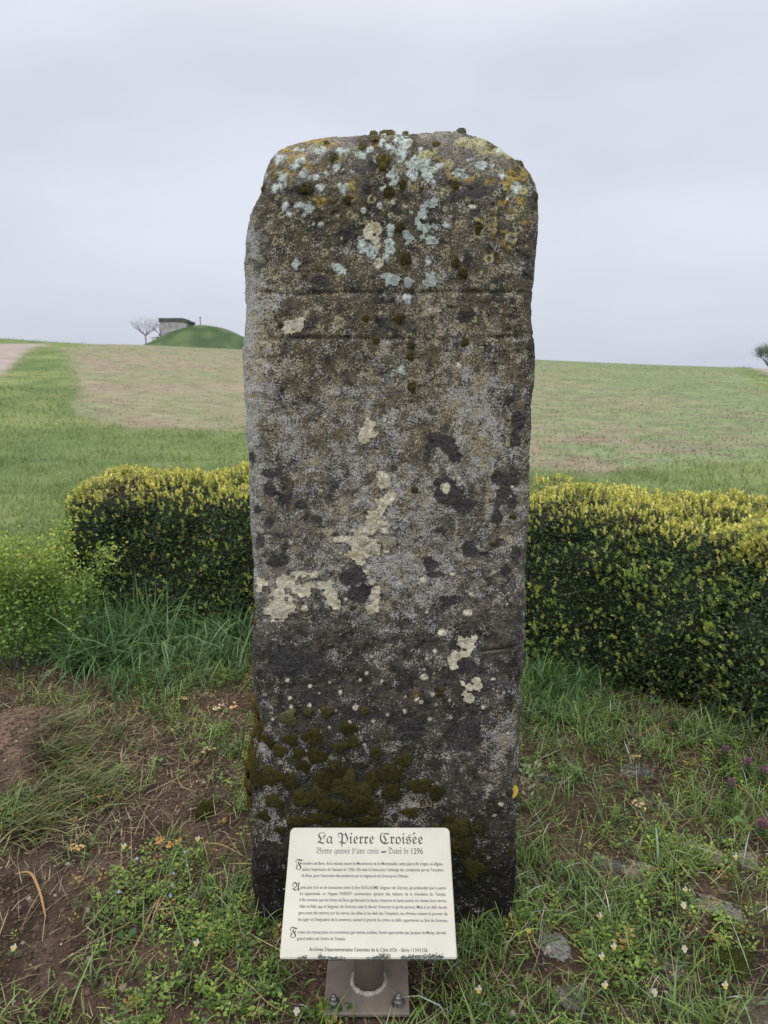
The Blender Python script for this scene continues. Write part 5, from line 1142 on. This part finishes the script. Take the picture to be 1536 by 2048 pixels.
for px_, py_, lb, h_, wh in ((1193, 1838, 'yellow and white viola nearest above the low brown rock', .05, 0), (1221, 1899, 'yellow viola just above its pair, among grass right of the pale flat rock', .045, 0),
    (1197, 1919, 'white and yellow viola in the middle of the violas right of the stone foot', .045, 0), (1203, 1977, 'yellow viola lowest in the column of violas right of the plaque', .045, 0),
    (952, 1986, 'cream viola by itself in the straw at the corner of the plaque', .045, 0), (1442, 1976, 'small yellow viola in front of the largest moss cushion', .04, 0), (1360, 1817, 'pale viola between the grey rock and the long grass', .05, 1),
    (1464, 1717, 'cream viola below the dead-nettles at the edge of the bed', .05, 0), (1364, 1783, 'small cream viola left of the grey rock above the moss', .04, 0), (1362, 1903, 'pure white viola left of the largest moss cushion', .04, 1),
    (248, 1694, 'yellow and white viola beside the dry golden sprig in the left bed', .04, 0), (395, 1679, 'yellow viola closest to the left edge of the standing stone', .04, 0), (29, 1900, 'lone yellow viola on bare soil, leftmost of all violas', .04, 0),
    (392, 1890, 'white viola at the foot of the dry roots left of the plaque', .04, 0), (661, 2012, 'viola blooming over the left bolt of the base plate', .03, 0), (591, 2027, 'small white viola left of the base plate corner', .03, 1),
    (1302, 1990, 'faded white viola between the small brown rock and the column of violas', .035, 1)):
    viola(px_, py_, lb, h_, bool(wh))
def speedwell(px, py, label):
    g_ = ground(px, py+12); o = empty('speedwell', g_, label, 'flower', 'speedwell flowers in the left bed'); h = .025
    a = Acc(); V, F = tube_np([(0, 0, 0), (.001, 0, h)], [.0006, .0005], 4); a.add(V, F, (.1, .15, .04)); a.build('stem', o, M_leaf)
    for an in (0, 1.57, 3.14, 4.71):
        a = Acc(); disc(a, (math.cos(an)*.0026, -.001+math.sin(an)*.0015, h+math.sin(an)*.0022), (0, -.7, .7), .0026, .0026, 0, (.42, .44, .75)); a.build('petal', o, M_petal)
for px_, py_, lb in ((239, 1786, 'pale blue speedwell nearest the strap of grass in the left bed'), (348, 1749, 'pale blue speedwell highest in the yellow-green weeds'), (275, 1719, 'pale blue speedwell just below the dry golden sprig'),
    (342, 1794, 'pale blue speedwell at the top of the dry roots'), (371, 1706, 'pale blue speedwell nearest the standing stone'), (346, 1773, 'pale blue speedwell between two others in the yellow-green weeds')): speedwell(px_, py_, lb)
def heart_leaf(acc, c, up, nn_, L, colr):
    up = np.array(up, float); up /= np.linalg.norm(up); nn_ = np.array(nn_, float); nn_ -= up*nn_.dot(up); nn_ /= np.linalg.norm(nn_); sd = np.cross(up, nn_)
    o = [(0, 0), (-.12, .28), (.05, .50), (.35, .52), (.7, .30), (1.0, 0), (.7, -.30), (.35, -.52), (.05, -.50), (-.12, -.28)]
    V = [np.array(c)+up*L*.35-nn_*L*.06]+[np.array(c)+up*L*p+sd*L*q+nn_*abs(q)*L*.16 for p, q in o]; k = len(o)
    acc.add(V, [(0, 1+i, 1+(i+1) % k) for i in range(k)], colr)
def nettle(px, py, label, h=.09):
    g_ = ground(px, py+h*FPX/2.2*.75); o = empty('dead_nettle', g_, label, 'flower', 'purple dead-nettles at the hedge foot'); rn = random.Random(px)
    a = Acc(); V, F = tube_np([(0, 0, 0), (.004, 0, h*.5), (.002, 0, h)], [.0018, .0015, .0012], 5); a.add(V, F, (.13, .10, .06)); a.build('stem', o, M_leaf)
    a = Acc()
    for tier in range(5):
        z = h*(.45+.14*tier)
        for j in range(4):
            an = j*1.57+tier*.78+rn.random()*.3; cl = lerp(c3(.06, .12, .035), c3(.17, .07, .10), min(1, max(0, (tier-1)/2.4))); heart_leaf(a, (math.cos(an)*.003, math.sin(an)*.003, z), (math.cos(an), math.sin(an), -.15), (0, 0, 1), .021-.0022*tier, cl)
    a.build('leaves', o, M_leaf); a = Acc()
    for j in range(9):
        an = j*2.4; q = np.array([math.cos(an)*.011, math.sin(an)*.011, h*(.80+.02*j)]); V, F = leaf_geo(q[None], unit(np.array([[math.cos(an), math.sin(an), .2]])), unit(np.array([[math.cos(an)*.3, math.sin(an)*.3, 1.0]])), np.array([.011]), np.array([.006])); a.add(V, F, (.42, .16, .50))
    a.build('blossom', o, M_petal)
for px_, py_, lb in ((1459, 1560, 'purple dead-nettle with the widest flower head, above the rocks'), (1523, 1535, 'bright purple dead-nettle rightmost beside the hedge block'), (1492, 1518, 'dark purple dead-nettle between two brighter ones'),
    (1448, 1492, 'dull purple dead-nettle highest in the long grass'), (1521, 1645, 'small purple dead-nettle below the others by the round-leaved weed'), (1414, 1318, 'dead-nettle flowering in the shade of the hedge'), (1389, 1385, 'dead-nettle with heart-shaped leaves at the hedge foot')): nettle(px_, py_, lb)
def broad_weed(px, py, label, n, L, colr, h=.03, cat='weed'):
    g_ = ground(px, py); o = empty('broad_leaved_weed', g_, label, cat, 'broad-leaved weeds in the bed'); rn = random.Random(px*3)
    for i in range(n):
        an = i*2.4+rn.random(); d = np.array([math.cos(an), math.sin(an), .25]); b = np.array([math.cos(an)*L*.6, math.sin(an)*L*.6, h*rn.uniform(.5, 1.1)])
        a = Acc(); V, F = tube_np([(0, 0, 0), b*.5+[0, 0, .004], b], [.0012, .001, .0008], 4); a.add(V, F, np.array(colr)*.8); heart_leaf(a, b, d, (-d[0]*.3, -.3, 1), L*rn.uniform(.75, 1.1), np.array(colr)*rn.uniform(.8, 1.2)); a.build('leaf', o, M_leaf)
for px_, py_, lb, n, L, cl in ((1478, 1665, 'weed with large round pale green leaves and yellow stems', 5, .030, (.13, .20, .05)), (1303, 1412, 'bright green weed with pointed leaves at the hedge foot', 6, .028, (.07, .19, .05)), (1040, 1843, 'lobed green weed touching the foot of the standing stone', 6, .019, (.09, .17, .04)),
    (1048, 1884, 'single yellow lobed leaf beside the pale flat rock', 2, .018, (.45, .42, .06)), (315, 1535, 'small two-leaved green seedling on bare soil left of the stone', 4, .017, (.10, .22, .05)), (415, 1462, 'pale green seedling on bare soil nearer the stone', 3, .016, (.22, .30, .14)),
    (1390, 1410, 'dark green weed beneath the flowering dead-nettles', 7, .022, (.05, .12, .035)), (545, 2000, 'low green weed left of the base plate', 7, .016, (.06, .13, .03)), (690, 2036, 'low green weed against the front of the base plate', 6, .014, (.05, .11, .03)), (255, 1885, 'dark green rosette beside the long dry stalk', 8, .018, (.05, .11, .03))):
    broad_weed(px_, py_, lb, n, L, cl)
def sprig(px, py, label, rot, L=.07, n=9, colr=(.58, .38, .15), leafL=.021):
    g_ = ground(px, py); g_.z += .012; o = empty('fallen_sprig', g_, label, 'sprig', 'dead box sprigs on the ground'); d = np.array([math.cos(rot), math.sin(rot), .05])
    a = Acc(); V, F = tube_np([-d*L*.5, d*0+[0, 0, .003], d*L*.5], [.0011, .001, .0007], 5); a.add(V, F, (.30, .19, .09)); a.build('twig', o, M_dry)
    for i in range(n):
        t = random.uniform(-.3, .5); s = 1 if i % 2 else -1; up = unit((d*.7+s*np.array([-d[1], d[0], .15]))[None]); V, F = leaf_geo((d*L*t)[None]+np.array([[0, 0, .003]]), unit(np.array([[random.gauss(0, .5), -.2, 1.0]])), up, np.array([leafL*random.uniform(.6, 1.1)]), np.array([leafL*.5]))
        a = Acc(); a.add(V, F, np.array(colr)*random.uniform(.8, 1.15)); a.build('leaf', o, M_dry)
for px_, py_, lb, rt, cl in ((150, 1703, 'golden dead box sprig with pale leaves on the left soil', -.2, (.62, .42, .18)), (312, 1693, 'rust orange dead sprig beside the yellow violas', .9, (.50, .26, .08)), (342, 1696, 'orange dead sprig touching the rust coloured one', .4, (.52, .28, .09)),
    (361, 1402, 'tan dead sprig in the grass farthest from the stone', .1, (.60, .45, .25)), (434, 1422, 'pale tan curled sprig on bare soil', 1.1, (.62, .50, .32)), (467, 1420, 'orange curled sprig nearest the left edge of the stone', 1.4, (.62, .40, .18)),
    (1262, 1520, 'yellow dead sprig lying on the blackish flat rock', -.3, (.62, .46, .22)), (1275, 1615, 'tan dead leaves on the long brown rock', -.9, (.60, .44, .26)), (410, 1507, 'peach coloured dead leaf cluster on soil beside the stone', .6, (.62, .44, .24)), (195, 1600, 'brown dead sprig in the lodged straw', .4, (.42, .26, .12))):
    sprig(px_, py_, lb, rt, colr=cl)
# pale green living sprig, twig and yellow leaf caught at the stone's edge
M_pale = mat('pale_leaf', attr='Col', rough=.5, transl=.2)
def at(px, py, Y): return np.array(pix(px, py, Y))
Yq = 1.80
p0 = at(1036, 1552, Yq); tw = empty('fallen_twig', Vector(p0), 'brown twig with pale green leaves wedged against the right edge of the stone', 'twig')
a = Acc(); V, F = tube_np([at(1034, 1551, 1.79)-p0, at(1062, 1561, 1.82)-p0, at(1092, 1574, 1.88)-p0], [.0022, .002, .0016], 6); a.add(V, F, (.30, .21, .15)); a.build('stem', tw, M_dry)
for bx_, by_, s_ in ((1052, 1548, 1), (1062, 1538, -1), (1044, 1545, -1), (1056, 1580, 1), (1050, 1590, -1), (1064, 1575, 1), (1048, 1570, -1), (1068, 1530, 1), (1075, 1535, 1), (1058, 1556, 1), (1040, 1562, 1), (1061, 1592, 1), (1046, 1535, 1)):
    a = Acc(); q = at(bx_, by_, 1.84)-p0; V, F = leaf_geo(q[None], np.array([[0, -.8, .6]]), unit(np.array([[s_*.5, .1, .8]])), np.array([.018]), np.array([.0085]), fold=.12); a.add(V, F, (.36, .43, .28)); a.build('leaf', tw, M_pale)
lp = at(1026, 1582, 1.765); lf = empty('yellow_leaf', Vector(lp), 'single yellow leaf clinging to the right edge of the stone', 'leaf')
a = Acc(); ax_ = unit((at(1031, 1552, 1.75)-at(1021, 1584, 1.75))[None])[0]; nn_ = np.array([-.1, -1, .2]); sd = np.cross(ax_, nn_); V = [np.array([0, -.006, 0])]; L = .042
V += [np.array([0, -.004, 0])+ax_*L*(.5*math.cos(t))+sd*.0105*math.sin(t)*(1+.25*math.cos(t))-np.array([0, .004*abs(math.sin(t)), 0]) for t in np.arange(14)/14*6.283]
a.add(V, [(0, 1+i, 1+(i+1) % 14) for i in range(14)], (.60, .43, .07)); a.build('blade', lf, M_dry)
a = Acc(); V, F = tube_np([ax_*L*-.45, ax_*L*0+[0, -.009, 0], ax_*L*.52], [.0005, .0006, .0006], 4); a.add(V, F, (.45, .30, .08)); a.build('midrib', lf, M_dry)
# strap-like dry leaf and long stalks
def stalk(name, pts, rad, colr, label, cat, z=.012, flat=False):
    P = [np.array(ground(*p))+[0, 0, z*(1+.8*math.sin(i*1.7))] for i, p in enumerate(pts)]
    # smooth
    Q = []
    for i in range(len(P)-1):
        a_, b_, c_, d_ = P[max(i-1, 0)], P[i], P[i+1], P[min(i+2, len(P)-1)]
        for t in np.linspace(0, 1, 6, endpoint=False): Q.append(.5*((2*b_)+(-a_+c_)*t+(2*a_-5*b_+4*c_-d_)*t*t+(-a_+3*b_-3*c_+d_)*t**3))
    Q.append(P[-1]); Q = np.array(Q); o0 = Q[0].copy(); n = len(Q)
    V, F = tube_np(Q-o0, [rad*(1 if not flat else math.sin(math.pi*(.12+.85*i/(n-1)))**.7)*(1-.4*i/n) for i in range(n)], 6)
    if flat: V[:, 2] = (V[:, 2]-np.repeat(Q[:, 2]-o0[2], 6))*.25+np.repeat(Q[:, 2]-o0[2], 6)
    a = Acc(); a.add(V, F, colr); o = a.build(name, None, M_dry, True); o.location = o0; return tag(o, label, cat)
stalk('dry_leaf_blade', [(32, 1757), (62, 1762), (80, 1790), (90, 1830), (92, 1852)], .0048, (.42, .24, .12), 'curled rust brown strap leaf on bare soil at the left', 'dry leaf', .016, True)
stalk('dry_stalk', [(310, 1812), (290, 1870), (262, 1915), (235, 1950), (228, 2010)], .0024, (.36, .26, .14), 'thick pale brown stalk running down the left soil from the dry roots', 'stalk')
stalk('dry_stalk', [(432, 1930), (500, 1985), (540, 2015), (600, 2040)], .0017, (.42, .33, .18), 'straw stalk lying from the left bed towards the base plate', 'stalk')
stalk('dry_stalk', [(395, 1694), (440, 1700), (485, 1716)], .0014, (.50, .40, .20), 'thin straw stalk lying beside the viola nearest the stone', 'stalk')
stalk('dry_stalk', [(120, 1940), (200, 1900), (300, 1830), (330, 1760)], .0015, (.33, .28, .14), 'long thin stalk arching across the left soil', 'stalk', .02)
stalk('dry_stalk', [(172, 1514), (215, 1513), (256, 1514)], .0012, (.48, .36, .20), 'short straight straw stalk on soil beside the lodged grass', 'stalk')
stalk('dry_stalk', [(242, 1455), (262, 1440), (280, 1427)], .0026, (.40, .27, .15), 'short thick broken twig on bare soil left of the stone', 'stalk', .008)
stalk('dry_stalk', [(1314, 1690), (1340, 1660), (1370, 1610)], .0012, (.45, .27, .18), 'reddish thin stalk standing over the long brown rock', 'stalk', .03)
stalk('dry_stalk', [(1300, 1680), (1350, 1740), (1405, 1792)], .0011, (.50, .45, .30), 'long straight straw lying across the light brown rocks', 'stalk', .02)
stalk('dry_stalk', [(1418, 1880), (1440, 1866), (1475, 1862)], .0022, (.34, .26, .18), 'forked dead twig over the largest moss cushion', 'stalk', .02)
stalk('dry_stalk', [(1275, 1485), (1320, 1470), (1350, 1445)], .0016, (.38, .20, .17), 'reddish stem in the grass above the blackish flat rock', 'stalk', .03)
stalk('dry_stalk', [(1470, 1583), (1500, 1620), (1530, 1650)], .0018, (.42, .34, .16), 'yellowish stem bending below the widest dead-nettle', 'stalk', .03)
for i, ((a1, b1), (a2, b2)) in enumerate((((316, 1808), (322, 1860)), ((322, 1806), (345, 1875)), ((330, 1808), (362, 1850)), ((336, 1808), (352, 1830)))):
    pass
a = Acc(); g_ = np.array(ground(318, 1808))
for i in range(16):
    an = r.uniform(-2.6, -.4); L = r.uniform(.03, .08); q = np.array([math.cos(an), math.sin(an)*.9, 0])
    V, F = tube_np([[0, 0, .015], q*L*.4+[0, 0, .018+r.normal()*.004], q*L+[r.normal()*.01, 0, .004]], [.0013, .001, .0006], 4); a.add(V, F, lerp(c3(.28, .19, .10), c3(.48, .37, .20), r.random()))
o = a.build('dry_roots', None, M_dry, True); o.location = g_; tag(o, 'tangle of pulled-up pale dry roots left of the plaque', 'roots')
